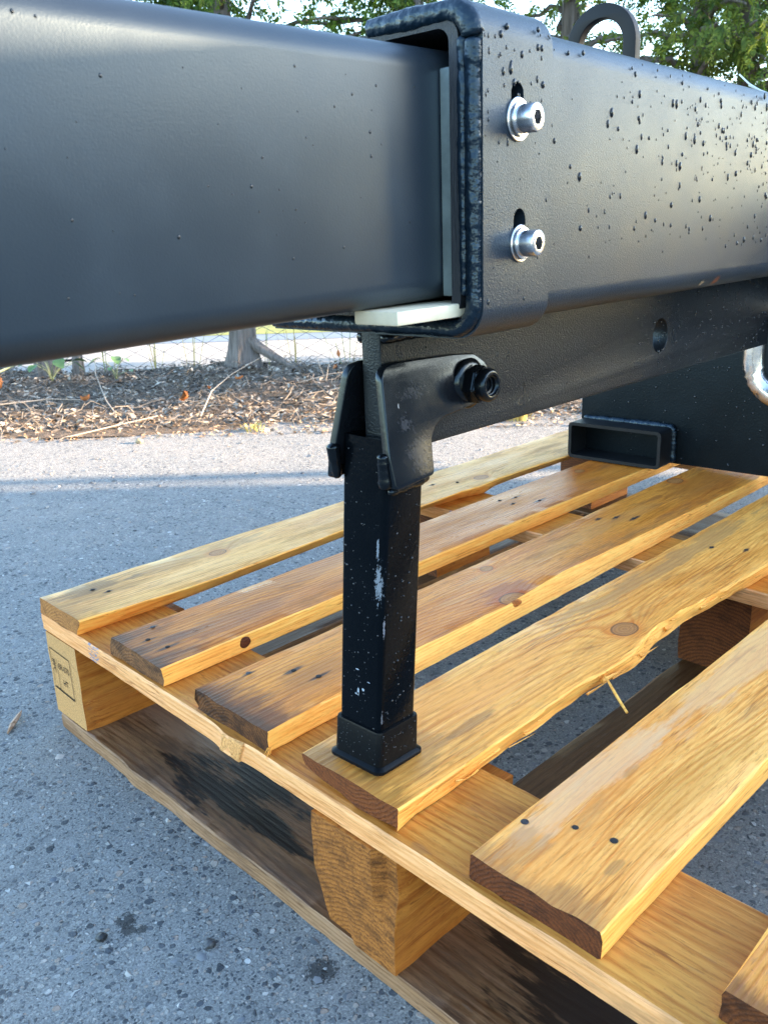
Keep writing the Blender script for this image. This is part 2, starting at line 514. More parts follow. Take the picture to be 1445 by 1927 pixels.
# ------------------------------------------------------------------ ground
def asphalt(name):
    g = Gr(name)
    x, y, z = g.xyz()
    v = g.vec(x, y, z)
    wv = g.new('ShaderNodeVectorMath'); wv.operation = 'ADD'
    nz = g.noise(v, 90.0, 2.0, 0.5, 0.0, True)
    sc = g.new('ShaderNodeVectorMath'); sc.operation = 'SCALE'; sc.inputs['Scale'].default_value = 0.007
    g.link(nz, sc.inputs[0]); g.link(v, wv.inputs[0]); g.link(sc.outputs[0], wv.inputs[1])
    V = wv.outputs[0]
    binder = g.noise(v, 430.0, 5.0, 0.85)
    tint = g.noise(v, 3.5, 3.0, 0.6)
    c = g.ramp(binder, [(0.32, (0.045, 0.049, 0.052)), (0.5, (0.172, 0.174, 0.168)), (0.68, (0.36, 0.355, 0.335))])
    h = binder * 0.25
    for (s, rad, pick, amt) in ((260.0, 0.44, 0.25, 0.9), (125.0, 0.42, 0.40, 0.95), (68.0, 0.34, 0.62, 1.0)):
        d, cc = g.voro(V, s)
        r_, g_, b_ = g.sep(cc)
        mk_ = g.step(d, rad, rad - 0.10) * g.step(r_, pick, pick + 0.02)
        stone = g.ramp(g_, [(0.0, (0.025, 0.031, 0.038)), (0.25, (0.06, 0.07, 0.084)), (0.45, (0.15, 0.155, 0.155)),
                            (0.7, (0.24, 0.245, 0.24)), (0.86, (0.34, 0.33, 0.30)), (0.95, (0.27, 0.20, 0.155)), (1.0, (0.5, 0.5, 0.48))])
        c = g.mix(mk_ * amt, c, stone)
        h = h + mk_ * (0.35 if s > 200 else 0.6)
    pit = g.noise(v, 240.0, 3.0, 0.7)
    c = g.mix(g.step(pit, 0.60, 0.70) * 0.55, c, (0.03, 0.033, 0.038))
    c = g.mix(g.step(tint, 0.40, 0.70) * 0.28, c, (0.27, 0.245, 0.215))
    blot = g.noise(v, 26.0, 4.0, 0.65)
    c = g.mix(g.step(blot, 0.52, 0.72) * 0.38, c, (0.07, 0.074, 0.08))
    c = g.mix(g.step(blot, 0.46, 0.30) * 0.25, c, (0.30, 0.30, 0.295))
    # oil spots
    for (px, py, r) in ((-0.122, -0.392, 0.011), (-0.127, -0.403, 0.008), (-0.117, -0.412, 0.006), (-0.037, -0.571, 0.015), (0.05, 0.06, 0.014)):
        q = g.m('SQRT', (x - px) ** 2.0 + (y - py) ** 2.0) / r + (pit - 0.5) * 2.6 + (blot - 0.5) * 2.2
        c = g.mix(g.step(q, 1.0, 0.7) * 0.85, c, (0.02, 0.021, 0.022))
    g.bump(h - g.step(pit, 0.58, 0.70) * 0.5, 0.0032, 0.85)
    return g.set(color=c, rough=0.78, spec=0.35)

M['asphalt'] = asphalt('worn_asphalt')
gv = [(-400, -400, 0), (400, -400, 0), (400, 400, 0), (-400, 400, 0)]
ground = mk('asphalt_ground', gv, [(0, 1, 2, 3)], M['asphalt'])
tag(ground, 'weathered grey asphalt yard with exposed stones', 'ground', kind='structure')

NV = Vector((0.70711, 0.70711, 0)); SV = Vector((0.70711, -0.70711, 0))   # away from / along the hedge line
def ns(n, s, z=0.0):
    p = NV * n + SV * s
    return (p.x, p.y, z)

def litter_mat():
    g = Gr('leaf_litter_soil')
    x, y, z = g.xyz()
    v = g.vec(x, y, z)
    a = g.noise(v, 34.0, 6.0, 0.72)
    b = g.noise(v, 150.0, 4.0, 0.7)
    c = g.ramp(a, [(0.25, (0.02, 0.016, 0.013)), (0.45, (0.085, 0.066, 0.05)), (0.6, (0.17, 0.13, 0.095)), (0.8, (0.30, 0.235, 0.165))])
    c = g.mix(g.step(b, 0.5, 0.7) * 0.6, c, (0.035, 0.028, 0.023))
    g.bump(a * 0.5 + b * 0.5, 0.02, 0.9)
    return g.set(color=c, rough=0.9, spec=0.2)
M['litter'] = litter_mat()

def litter_h(n, s):
    t = np.clip((n - 1.78) / 1.0, 0, 1)
    bumps = 0.018 * np.sin(s * 5.1 + n * 3) + 0.012 * np.sin(s * 11.3 - n * 7.1) + 0.01 * np.sin(s * 23 + n * 17)
    return t * t * (3 - 2 * t) * (0.018 + bumps * .7) + np.where(t > 0, 0.004, -0.01)
ng, sg = 34, 130
nn = np.linspace(1.70, 3.07, ng); ss = np.linspace(-7.5, 7.5, sg)
edge = 0.09 * np.sin(ss * 2.3) + 0.05 * np.sin(ss * 6.1 + 1) + 0.03 * np.sin(ss * 13.7)
V = []
for i in range(ng):
    for j in range(sg):
        n_, s_ = nn[i], ss[j]
        V.append(ns(n_ , s_, float(litter_h(np.float64(n_ - edge[j] * max(0, 1 - (n_ - 1.7) / 0.5)), s_)) - (0.015 if i == ng - 1 else 0)))
F = [(i * sg + j, i * sg + j + 1, (i + 1) * sg + j + 1, (i + 1) * sg + j) for i in range(ng - 1) for j in range(sg - 1)]
o = mk('litter_bank', V, F, M['litter'], smooth=180)
tag(o, 'low bank of soil and leaf litter along the fence', 'soil', kind='structure')

def strip(name, n0, n1, z, mat, label):
    o = mk(name, [ns(n0, -60, z), ns(n0, 60, z), ns(n1, 60, z), ns(n1, -60, z)], [(0, 1, 2, 3)], mat)
    return tag(o, label, 'ground', kind='structure')
M['concrete'] = simple('pale_concrete', (0.27, 0.255, 0.235), 0.85, 0, 0.12, 3.0)
M['blueshade'] = simple('blue_shade_asphalt', (0.11, 0.14, 0.18), 0.7, 0, 0.1, 4.0)  # asphalt with its bluish shade put into the base colour
M['verge'] = simple('dry_green_verge', (0.17, 0.19, 0.03), 0.9, 0, 0.35, 6.0)
strip('concrete_lot', 3.05, 4.05, 0.004, M['concrete'], 'sunlit pale concrete lot beyond the chain link fence')
strip('shade_band', 4.05, 4.36, 0.006, M['blueshade'], 'narrow asphalt band coloured in blue shade beyond the concrete lot')
strip('grass_verge', 4.36, 9.0, 0.008, M['verge'], 'yellow green grass verge beyond the blue band')
strip('far_lot', 9.0, 120.0, 0.004, M['concrete'], 'pale open ground in the far distance')

# ------------------------------------------------------------------ pallet
pallet = empty('wooden_pallet')
tag(pallet, 'yellow pine pallet with wet stained slats carrying the black steel beam', 'pallet')

def smooth_noise(n, k, amp, seed):
    r_ = np.random.default_rng(seed)
    pts = r_.normal(0, 1, max(4, int(n / k) + 3))
    return np.interp(np.linspace(0, len(pts) - 1, n), np.arange(len(pts)), pts) * amp

def board(name, length, far_t, near_t, far_b, near_b, z0, z1, mats, seed, parent, N=70, e=0.0018, rag=0.0004,
          bow=None, zb=None, twist=0.0, endjit=0.0006, place=None, x0=0.0, ragn=None):
    """board lying along local X; far/near edges are functions of x (top and bottom); y negative = near side"""
    t = np.linspace(0, 1, N)
    xs = x0 + length * t
    cy = 0.5 * (far_t(0.1) + near_t(0.1)); cz = 0.5 * (z0 + z1)
    r_ = np.random.default_rng(seed)
    ft, nt_, fb, nb = (np.array([fn(x) for x in xs]) for fn in (far_t, near_t, far_b, near_b))
    jn = lambda k, a: smooth_noise(N, k, a, r_.integers(1e6))
    rn = ragn if ragn is not None else rag
    cols = []            # (y, z, slot of the strip that starts here)
    KT = 7
    b_ = np.array([bow(x) for x in xs]) if bow else np.zeros(N)
    for k in range(KT):
        u = k / (KT - 1)
        a, b = ft - e, nt_ + e
        yy = a + (b - a) * u
        if k == 0: yy = yy + jn(3, rag)
        if k == KT - 1: yy = yy + jn(2, rn) + jn(9, rn * .6)
        zz = np.full(N, z1) + jn(6, 0.00025) + twist * (u - .5) * (xs - length / 2) + b_
        cols.append((yy, zz, 0 if k < KT - 1 else 1))
    side_n = [(e * 0.9, 0.0), (0.5, 0.5), (1.0 - e * 40, 1.0)]
    for q, (fz, fy) in enumerate([(0.07, 0.0), (0.35, 0.33), (0.65, 0.67), (0.94, 1.0)]):
        zz = z1 + (z0 - z1) * fz + b_
        yy = nt_ * (1 - fy) + nb * fy + jn(2, rn * .8) + jn(11, rn * .5)
        cols.append((yy, zz, 1))
    KB = 6
    for k in range(KB):
        u = k / (KB - 1)
        yy = nb + e + (fb - e - nb - e) * u
        zz = np.full(N, z0) + b_
        if zb: zz = zz + np.array([zb(x, u) for x in xs])
        cols.append((yy, zz, 0 if k < KB - 1 else 1))
    for fz, fy in [(0.93, 1.0), (0.5, 0.5), (0.08, 0.0)]:
        off = (np.array([zb(x, 1.0) for x in xs]) if zb else 0)
        zz = z1 + (z0 + off - z1) * fz + b_
        yy = ft * (1 - fy) + fb * fy + jn(3, rag)
        cols.append((yy, zz, 1))
    C = len(cols)
    V = np.zeros((N, C, 3))
    for k, (yy, zz, s) in enumerate(cols):
        V[:, k, 0] = xs; V[:, k, 1] = yy - cy; V[:, k, 2] = zz - cz
    V[0, :, 0] += r_.normal(0, endjit, C); V[-1, :, 0] += r_.normal(0, endjit, C)
    V = V.reshape(-1, 3)
    F, idx = [], []
    for i in range(N - 1):
        for k in range(C):
            l = (k + 1) % C
            F.append((i * C + k, (i + 1) * C + k, (i + 1) * C + l, i * C + l)); idx.append(cols[k][2])
    # end caps with a small inset centre ring
    for i, flip in ((0, False), (N - 1, True)):
        f = list(range(i * C, i * C + C))
        F.append(tuple(f if not flip else f[::-1])); idx.append(2)
    o = mk(name, V, F, mats, parent, smooth=38, idx=idx)
    if place: o.matrix_basis = place
    else: o.location = (0, cy, cz)
    return o, cy, cz

const = lambda v: (lambda x: v)
def table(pts):
    xs_, ys_ = zip(*pts)
    return lambda x: float(np.interp(x, xs_, ys_))

def nail(parent, x, y, z, r=0.0028, hole=False):
    prof = [(-0.002, r * 1.0), (0.0006, r * 1.0), (0.0009, r * 0.8), (0.0009, 0.00001)]
    Vv, Ff = lathe(prof, 12, 'Z')
    o = mk('nail', Vv, Ff, M['nailhole'] if hole else M['nail'], parent, smooth=60)
    o.location = (x, y, z)
    return o

LONG = 1.33
YEL = (0.60, 0.36, 0.125)     # fresh pine
YEL_L = (0.43, 0.205, 0.052)
side_mats = [wood('sawn_pine_side_%d' % k, 40 + k, (0.88, 0.64, 0.34), (0.78, 0.48, 0.20), 0.03, (0.3, 0.2, 0.1), 0.0045, rough=0.6, stripes=0.45, band=0.006, tilt=1.0) for k in range(3)]
DK = (0.055, 0.03, 0.018)
slats = [
  dict(seed=1, ft=const(0.0), nt=table([(0, -.106), (.06, -.113), (.2, -.122), (.43, -.110), (.6, -.122), (.7, -.1195), (.742, -.1255), (.80, -.120), (.87, -.1205), (1.0, -.125), (1.4, -.125)]),
       fb=const(0.0), nb=table([(0, -.099), (.14, -.104), (.44, -.089), (.63, -.092), (.72, -.100), (.765, -.114), (.815, -.1), (.87, -.098), (1.0, -.1), (1.4, -.1)]), x0=0.001,
       light=(0.66, 0.53, 0.38), late=(0.52, 0.36, 0.19), dirt=0.55, dcol=(0.25, 0.20, 0.14), knots=[(.2466, -.0423, .010), (.787, -.0904, .011)],
       nails=[(.059, -.0301, 1), (.0703, -.0512, 1), (.695, -.055, 1), (.735, -.078, 1)], patch=[(.06, -.03, .07, .022, .7, (0.10, 0.085, 0.08)), (.20, -.03, .12, .02, .35, (0.16, 0.14, 0.12))],
       stain=[(0.0, .02, .5, (0.16, 0.12, 0.08))], end=((0.34, 0.21, 0.09), (0.16, 0.08, 0.03), .25), rag=.0007, spec='pale weathered slat with wavy near edge'),
  dict(seed=2, nl=.013, ft=const(-.1765), nt=const(-.2885), x0=0.003, light=(0.50, 0.27, 0.085), late=(0.35, 0.155, 0.04), dirt=0.5, dcol=(0.16, 0.085, 0.05),
       knots=[(.93, -.205, .008)], nails=[(.051, -.1900, 0), (.0296, -.2154, 1), (.0348, -.2482, 1), (.6968, -.2019, 1), (.7276, -.2116, 1), (.738, -.2524, 1), (.6967, -.2292, 1)],
       stain=[(0.0, .10, .85, (0.075, 0.035, 0.028)), (0.0, .03, .8, DK)], patch=[(.12, -.24, .10, .03, .5, (0.16, 0.07, 0.045)), (.55, -.22, .2, .03, .3, (0.24, 0.10, 0.04)), (.3, -.2, .2, .02, .35, (0.22, 0.11, 0.06))],
       end=((0.19, 0.12, 0.07), (0.075, 0.04, 0.022), .7), rag=.0004, rough=.36, spec='reddish brown slat with dark end and side knot'),
  dict(seed=3, nl=.012, ft=const(-.3505), nt=table([(0, -.470), (.1, -.4675), (.21, -.461), (.37, -.466), (.5, -.456), (.68, -.463), (1.05, -.470), (1.4, -.47)]),
       fb=const(-.3505), nb=const(-.4705), x0=0.002, light=(0.56, 0.33, 0.105), late=(0.41, 0.19, 0.048), dirt=0.5, dcol=(0.18, 0.12, 0.07),
       knots=[(.3911, -.4590, .015), (.447, -.372, .007), (.9787, -.3676, .012)], nails=[(.0585, -.3654, 0), (.0937, -.3966, 1), (.1029, -.4257, 1), (.7164, -.3759, 1), (.7399, -.3924, 1), (.7528, -.4159, 1)],
       stain=[(0.0, .06, .9, (0.11, 0.05, 0.022)), (0.0, .018, .8, DK)], patch=[(.41, -.440, .05, .02, .75, (0.24, 0.085, 0.03)), (.1, -.42, .06, .03, .45, (0.20, 0.11, 0.05)), (.62, -.40, .3, .02, .3, (0.42, 0.34, 0.22)), (1.0, -.41, .16, .06, .55, (0.24, 0.11, 0.035))],
       end=((0.13, 0.07, 0.03), (0.05, 0.022, 0.012), .8), rag=.0006, rough=.38, spec='yellow slat with red brown knot at its near edge'),
  dict(seed=4, ft=const(-.517), nt=table([(0, -.6365), (.12, -.637), (.235, -.633), (.30, -.6375), (.352, -.641), (.395, -.634), (.4326, -.6275), (.51, -.629), (.59, -.637), (.70, -.6435), (1.4, -.645)]),
       fb=const(-.521), nb=table([(0, -.634), (.13, -.630), (.26, -.6275), (.31, -.631), (.372, -.638), (.44, -.624), (.48, -.6245), (.61, -.6315), (.71, -.640), (1.4, -.64)]),
       x0=0.002, light=(0.70, 0.50, 0.25), late=(0.55, 0.31, 0.11), dirt=0.38, dcol=(0.24, 0.18, 0.115), knots=[(.4045, -.6027, .013)], nails=[(.06, -.545, 1), (.71, -.56, 1), (.73, -.60, 1)],
       stain=[(0.0, .03, .6, (0.17, 0.12, 0.06))], patch=[(.05, -.59, .05, .04, .35, (0.16, 0.13, 0.09)), (.14, -.60, .03, .006, .5, (0.16, 0.11, 0.085)), (.62, -.545, .3, .022, .6, (0.30, 0.25, 0.20))],
       end=((0.15, 0.062, 0.022), (0.075, 0.026, 0.010), .25), rag=.0008, ragn=.0015, wane=1, spec='pale slat under the leg, splintered near edge and round knot'),
  dict(seed=5, nl=.0028, ft=const(-.7097), nt=const(-.8211), x0=0.000, light=(0.74, 0.56, 0.34), late=(0.60, 0.36, 0.14), dirt=0.32, dcol=(0.34, 0.28, 0.2),
       knots=[], nails=[(.057, -.7184, 0), (.0772, -.7507, 1), (.0837, -.7801, 1)], stain=[(0.0, .03, .55, (0.20, 0.15, 0.12))],
       patch=[(.15, -.73, .16, .02, .55, (0.62, 0.60, 0.66)), (.45, -.735, .3, .025, .5, (0.58, 0.56, 0.6)), (.2, -.79, .1, .02, .3, (0.38, 0.25, 0.08)), (.03, -.735, .03, .02, .4, (0.25, 0.2, 0.17)), (.06, -.795, .010, .004, .45, (0.2, 0.17, 0.13)), (.17, -.745, .016, .005, .35, (0.24, 0.2, 0.15))],
       end=((0.115, 0.045, 0.017), (0.05, 0.018, 0.008), .55), rag=.0004, rough=.42, spec='nearest full slat with three nail heads and dark brown end'),
  dict(seed=6, ft=const(-.8969), nt=const(-1.008), x0=0.0106, light=(0.60, 0.42, 0.2), late=(0.43, 0.24, 0.08), dirt=0.5, dcol=(0.3, 0.24, 0.18),
       knots=[], nails=[(.06, -.93, 1), (.07, -.97, 1)], stain=[(0.01, .02, .7, (0.10, 0.06, 0.04))], end=((0.115, 0.05, 0.02), (0.05, 0.02, 0.01), .6), rag=.0006,
       spec='slat cut off by the bottom right corner'),
]
slat_objs = []
for d in slats:
    cy = 0.5 * (d['ft'](0.1) + d['nt'](0.1))
    loc = lambda L: [(a, b - cy, c) for a, b, c in L]
    top = wood('slat_top_%d' % d['seed'], d['seed'], d['light'], d['late'], d['dirt'], d['dcol'], 0.0058,
               loc(d['knots']), [(a, b - cy, d.get('nl', .007) * (1 + .5 * (i % 3)), .0040) for i, (a, b, c) in enumerate(d['nails'])],
               d.get('stain'), d.get('rough', 0.42), 0.6, 0.028, 0.4, None,
               [(p[0], p[1] - cy, *p[2:]) for p in d.get('patch', ())])
    ec, ed, ew = d['end']
    end = endgrain('slat_end_%d' % d['seed'], d['seed'] * 7.0, ec, ed, 0.0, -0.045 if d['seed'] != 4 else 0.06, 0.0036, ew)
    zb = None
    if d.get('wane'):
        def zb(x, u):  # bark-side rounding along the underside
            k = max(0.0, 1.0 - x / 0.75)
            return 0.0115 * k * max(0, (u - 0.25) / 0.75) ** 1.6 + 0.004 * k * max(0, (0.18 - u) / 0.18)
    o, cyy, czz = board('deck_slat', LONG - d['x0'], d['ft'], d['nt'], d.get('fb', d['ft']), d.get('nb', d['nt']),
                        SLAT_TOP - 0.022, SLAT_TOP, [top, side_mats[d['seed'] % 3], end], d['seed'] * 11, pallet, N=110,
                        rag=d['rag'], ragn=d.get('ragn'), x0=d['x0'], zb=zb, endjit=0.0009)
    o['label'] = d['spec']
    slat_objs.append((o, cyy, czz))
    for (nx, ny, hole) in d['nails']:
        nail(o, nx, ny - cyy, SLAT_TOP - czz, 0.0026 + 0.0006 * random.random(), bool(hole))

# knots and splinters standing proud of individual slats
def knot(parent, x, y, z, rx, ry, rz, mat):
    bm = bmesh.new()
    bmesh.ops.create_icosphere(bm, subdivisions=3, radius=1.0)
    for v in bm.verts:
        k = 1 + 0.05 * math.sin(v.co.x * 3 + v.co.z * 4)
        v.co = Vector((v.co.x * rx * k, v.co.y * ry * k, v.co.z * rz * k))
    o = bm_obj('knot', bm, mat, parent, 180)
    o.location = (x, y, z)
    return o
M['knot_dark'] = endgrain('dark_knot', 3.0, (0.10, 0.038, 0.018), (0.035, 0.014, 0.009), 0, 0, 0.003, .3)
M['knot_red'] = endgrain('red_knot', 5.0, (0.42, 0.19, 0.06), (0.22, 0.075, 0.022), 0, 0, 0.0035, .1)
o, cy, cz = slat_objs[1]
knot(o, 0.111, -.2885 - cy, 0.171 - cz, 0.0075, 0.0022, 0.0070, M['knot_dark'])
o, cy, cz = slat_objs[2]
knot(o, 0.388, -.4628 - cy, 0.1760 - cz, 0.0125, 0.0048, 0.0048, M['knot_red'])
o4, cy, cz = slat_objs[3]
M['splinter'] = wood('pale_splinter', 77, (0.78, 0.6, 0.3), (0.62, 0.4, 0.15), 0.05, rough=0.6)
Vv, Ff = tube_mesh([[(0.308, -.632 - cy, .0095 - .002), (0.296, -.648 - cy, .006), (0.284, -.665 - cy, .001), (0.272, -.683 - cy, -.004)]], [[.0013, .0014, .0017, .0015]], 6)
mk('splinter', Vv, Ff, M['splinter'], o4, smooth=60)
def shard(parent, x0, x1, y, z, dy, dz, w=0.002):
    P = [(x0, y, z), (x0 * .7 + x1 * .3, y + dy * .4, z + dz * .3), (x1, y + dy, z + dz)]
    Vv, Ff = tube_mesh([P], [[w, w * .8, w * .15]], 5)
    return mk('splinter', Vv, Ff, M['splinter'], parent, smooth=60)
for k in range(26):
    xx = random.uniform(0.03, 0.66)
    yy = slats[3]['nt'](xx) * .5 + slats[3]['nb'](xx) * .5 - cy
    shard(o4, xx, xx + random.uniform(.008, .04) * random.choice((1, 1, -1)), yy - .0005, random.uniform(-.008, .008), -random.uniform(.0005, .0035), random.uniform(-.003, .003), random.uniform(.0006, .0016))
for (xx, ln) in ((0.30, .03), (0.45, .012), (0.53, .014)):
    yy = slats[3]['nt'](xx) - cy
    shard(o4, xx, xx + ln, yy, .002, -.004, .001, .003)
o3_, cy3, cz3 = slat_objs[2]
for k in range(7):
    shard(o3_, .004, .004 - random.uniform(.004, .012), -.470 - cy3 + random.uniform(0, .004), -random.uniform(.004, .011), -random.uniform(.001, .007), random.uniform(-.004, .002), .0007)

# boards running across (local X of the board = world -Y)
SK = 0.0105
def cross_place(x, y, z, skew=SK):
    return Matrix.Translation((x, y, z)) @ Matrix.Rotation(R(-90) - skew, 4, 'Z')

def cross_board(name, X0, X1, y0, y1, z0, z1, mats, seed, label=None, skew=SK, warp=None, N=80, rag=.0006, zb=None, bow=None):
    # local frame: x runs from y0 towards y1 (negative world Y), local +y = world +X, so 'far' edge is the X1 side
    L = y0 - y1
    w0 = warp or (lambda x: 0.0)
    far = const(X1); near = (lambda x: X0 + w0(x))
    cy_ = 0.5 * (far(0.1) + near(0.1)); cz_ = 0.5 * (z0 + z1)
    o, a, b = board(name, L, far, near, far, near, z0, z1, mats, seed, pallet, N=N, rag=rag,
                    place=cross_place(cy_, y0, cz_, skew), zb=zb, bow=bow)
    if label: o['label'] = label
    return o

zs0, zs1 = 0.1362, 0.1583
st_top = wood('stringer_top', 21, (0.44, 0.30, 0.13), (0.32, 0.175, 0.06), 0.35, (0.22, 0.13, 0.06), 0.0085, rough=0.5, stripes=.6,
              stain=[(0.36, .012, .5, (0.2, 0.1, 0.04))], patch=[(.52, .03, .3, .02, .4, (0.22, 0.10, 0.04)), (.66, -.055, .012, .005, .4, (0.2, 0.15, 0.12))])
st_side = wood('stringer_side', 22, (0.66, 0.52, 0.52), (0.56, 0.40, 0.36), 0.08, (0.34, 0.27, 0.19), 0.0052, rough=0.6, stripes=.4, band=.006, tilt=1.0,
               stain=[(1.0, .42, .85, (0.34, 0.28, 0.24))],
               blue=(0, 0, 0.124, 0.153))
st_end = endgrain('stringer_end', 23.0, (0.5, 0.32, 0.15), (0.3, 0.16, 0.06), 0, -.03, .004, .2)
ystart = -0.001
bumpf = lambda x: 0.004 * math.exp(-((x - 0.415) / 0.02) ** 2) * -1
cross_board('stringer_board', 0.0, 0.1225, ystart, -1.16, zs0, zs1, [st_top, st_side, st_end], 31, 'front stringer board with blue paint mark', warp=bumpf, N=140, rag=.0003)
st_top2 = wood('stringer_top_2', 24, (0.52, 0.32, 0.11), (0.38, 0.19, 0.05), 0.3, (0.24, 0.15, 0.08), 0.008)
cross_board('stringer_board', 0.655, 0.772, ystart, -1.16, zs0, zs1, [st_top2, st_side, st_end], 32, skew=0.004)
cross_board('stringer_board', 1.205, 1.325, ystart, -1.16, zs0, zs1, [st_top2, st_side, st_end], 33, skew=0.004)
# the light sawn knot on the front stringer edge
M['knot_pale'] = endgrain('pale_knot', 9.0, (0.60, 0.44, 0.26), (0.48, 0.30, 0.14), 0, 0, 0.0042, .05, .6)
bm = box_bm(-.0035, .004, -.0165, .0165, -.0125, .0100, .002, 3)
for v in bm.verts: v.co.y += -.35 * v.co.z; v.co.z -= .0012 * math.cos(v.co.y * 190)
o = bm_obj('knot', bm, M['knot_pale'], pallet, 50)
o.location = (-.0048, -.421, .1472)
o['label'] = 'pale sawn knot on the front stringer edge'

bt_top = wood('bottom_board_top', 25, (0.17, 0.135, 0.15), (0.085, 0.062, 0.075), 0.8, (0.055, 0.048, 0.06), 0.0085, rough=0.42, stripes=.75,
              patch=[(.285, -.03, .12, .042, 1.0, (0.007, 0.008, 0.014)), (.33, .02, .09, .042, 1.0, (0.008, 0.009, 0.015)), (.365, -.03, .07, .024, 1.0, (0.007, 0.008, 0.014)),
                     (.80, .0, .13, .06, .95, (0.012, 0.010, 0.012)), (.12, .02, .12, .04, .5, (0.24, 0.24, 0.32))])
bt_side = wood('bottom_board_side', 26, (0.25, 0.225, 0.29), (0.16, 0.13, 0.15), 0.65, (0.09, 0.08, 0.10), 0.005, rough=0.65, band=.006, tilt=1.0)
bt_end = endgrain('bottom_board_end', 27.0, (0.45, 0.33, 0.2), (0.3, 0.2, 0.1), 0, -.03, .004, .2)
ragw = smooth_noise(200, 6, .0007, 88)
cross_board('bottom_board', -0.0025, 0.150, -0.020, -1.17, 0.0, 0.0204, [bt_top, bt_side, bt_end], 34, 'dark stained front bottom board on the asphalt',
            skew=0.0085, warp=lambda x: float(np.interp(x, np.linspace(0, 1.15, 200), ragw)) - .004 * math.exp(-((x - .19) / .025) ** 2), N=150, rag=.0004)
bt2 = wood('bottom_board_top_2', 28, (0.10, 0.075, 0.06), (0.05, 0.034, 0.028), 0.8, (0.06, 0.043, 0.032), 0.009, rough=0.5)
for yy in (-0.088, -0.652, -1.166):
    ft = const(yy + .102); nt_ = const(yy)
    o, a, b = board('bottom_board', 0.985, ft, nt_, ft, nt_, 0.0, 0.0202, [bt2, bt_side, bt_end], int(-yy * 100) + 50, pallet, N=40, rag=.0012, x0=0.155)
    o['label'] = 'dark bottom board running beneath the slats'
cross_board('bottom_board', 1.146, 1.33, -0.02, -1.17, 0.0, 0.0204, [bt2, bt_side, bt_end], 35, skew=0.004, N=40)

# blocks
def block(X0, X1, y0, y1, z0, z1, mats, label=None, wane=None, skew=0.0):
    N = 9; K = 9
    bm = box_bm(X0, X1, y1, y0, z0, z1, 0.0)
    bmesh.ops.subdivide_edges(bm, edges=bm.edges[:], cuts=7, use_grid_fill=True)
    cx_, cy_, cz_ = (X0 + X1) / 2, (y0 + y1) / 2, (z0 + z1) / 2
    bm.normal_update()
    for v in bm.verts:
        p = v.co
        e_ = 0.0009 * (math.sin(p.x * 210 + p.z * 130) + math.sin(p.y * 260 + p.z * 90))
        if wane: wane(v, (X0, X1, y0, y1, z0, z1))
        v.co.y += e_ * .6
        v.co -= Vector((cx_, cy_, cz_))
    for f in bm.faces:
        n_ = f.normal
        f.material_index = 2 if abs(n_.x) > .7 else (1 if abs(n_.y) > .7 else 0)
    o = bm_obj('block', bm, mats, pallet, 40)
    o.location = (cx_, cy_, cz_)
    if label: o['label'] = label
    return o
zb0, zb1 = 0.0206, 0.1360
blk_side = wood('block_side', 61, (0.40, 0.235, 0.085), (0.27, 0.135, 0.04), 0.35, (0.2, 0.13, 0.07), 0.011, rough=0.6, stripes=.7,
                patch=[(.0, .0, .1, .03, .0, (0, 0, 0))])
blk_end1 = endgrain('block_end_tan', 62.0, (0.44, 0.35, 0.22), (0.35, 0.26, 0.15), 0.3, -.3, .006, .0, .15)
blk_end2 = endgrain('block_end_brown', 63.0, (0.30, 0.16, 0.05), (0.13, 0.055, 0.018), -.02, -.12, .0046, .55, .5)
blk_dark = endgrain('block_end_dark', 64.0, (0.12, 0.055, 0.022), (0.05, 0.02, 0.01), 0, -.09, .0052, .4, .8)
def wane1(v, b):
    p = v.co
    if abs(p.y - b[3]) < 1e-5 and p.z < b[4] + .05 and p.x > b[0] + .006: p.y -= 0.004     # torn lower strip stands proud
b1 = block(-0.001, 0.157, -.0065, -.0862, zb0, zb1, [blk_side, blk_side, blk_end1], 'corner block with black heat treatment stamp', wane1)
def wane2(v, b):
    p = v.co
    if p.x < b[0] + 1e-5:
        fz = (p.z - b[4]) / (b[5] - b[4]); fy = (p.y - b[3]) / (b[2] - b[3])
        if fy > .6 and fz < .5: p.y -= .018 * (1 - fz / .5) * (fy - .6) / .4 * 0.6; p.x += .006 * (1 - fz * 2)
        if fy < .14 and fz > .42: p.x += .010 * min(1, (fz - .42) / .12); p.y += .004
b2 = block(-0.0085, 0.151, -.5385, -.6376, zb0, zb1, [blk_side, blk_side, blk_end2], 'big reddish block under the front stringer below the leg', wane2)
b3 = block(-0.0100, 0.150, -1.065, -1.165, zb0, zb1, [blk_side, blk_side, blk_end2])
for (X0, ys_) in ((0.668, ((-.0065, -.0862), (-.5432, -.640), (-1.065, -1.165))), (1.17, ((-.0065, -.0862), (-.5385, -.6376), (-1.065, -1.165)))):
    for (ya, yb_) in ys_:
        block(X0, X0 + .150, ya, yb_, zb0, zb1, [blk_side, blk_side, blk_dark])

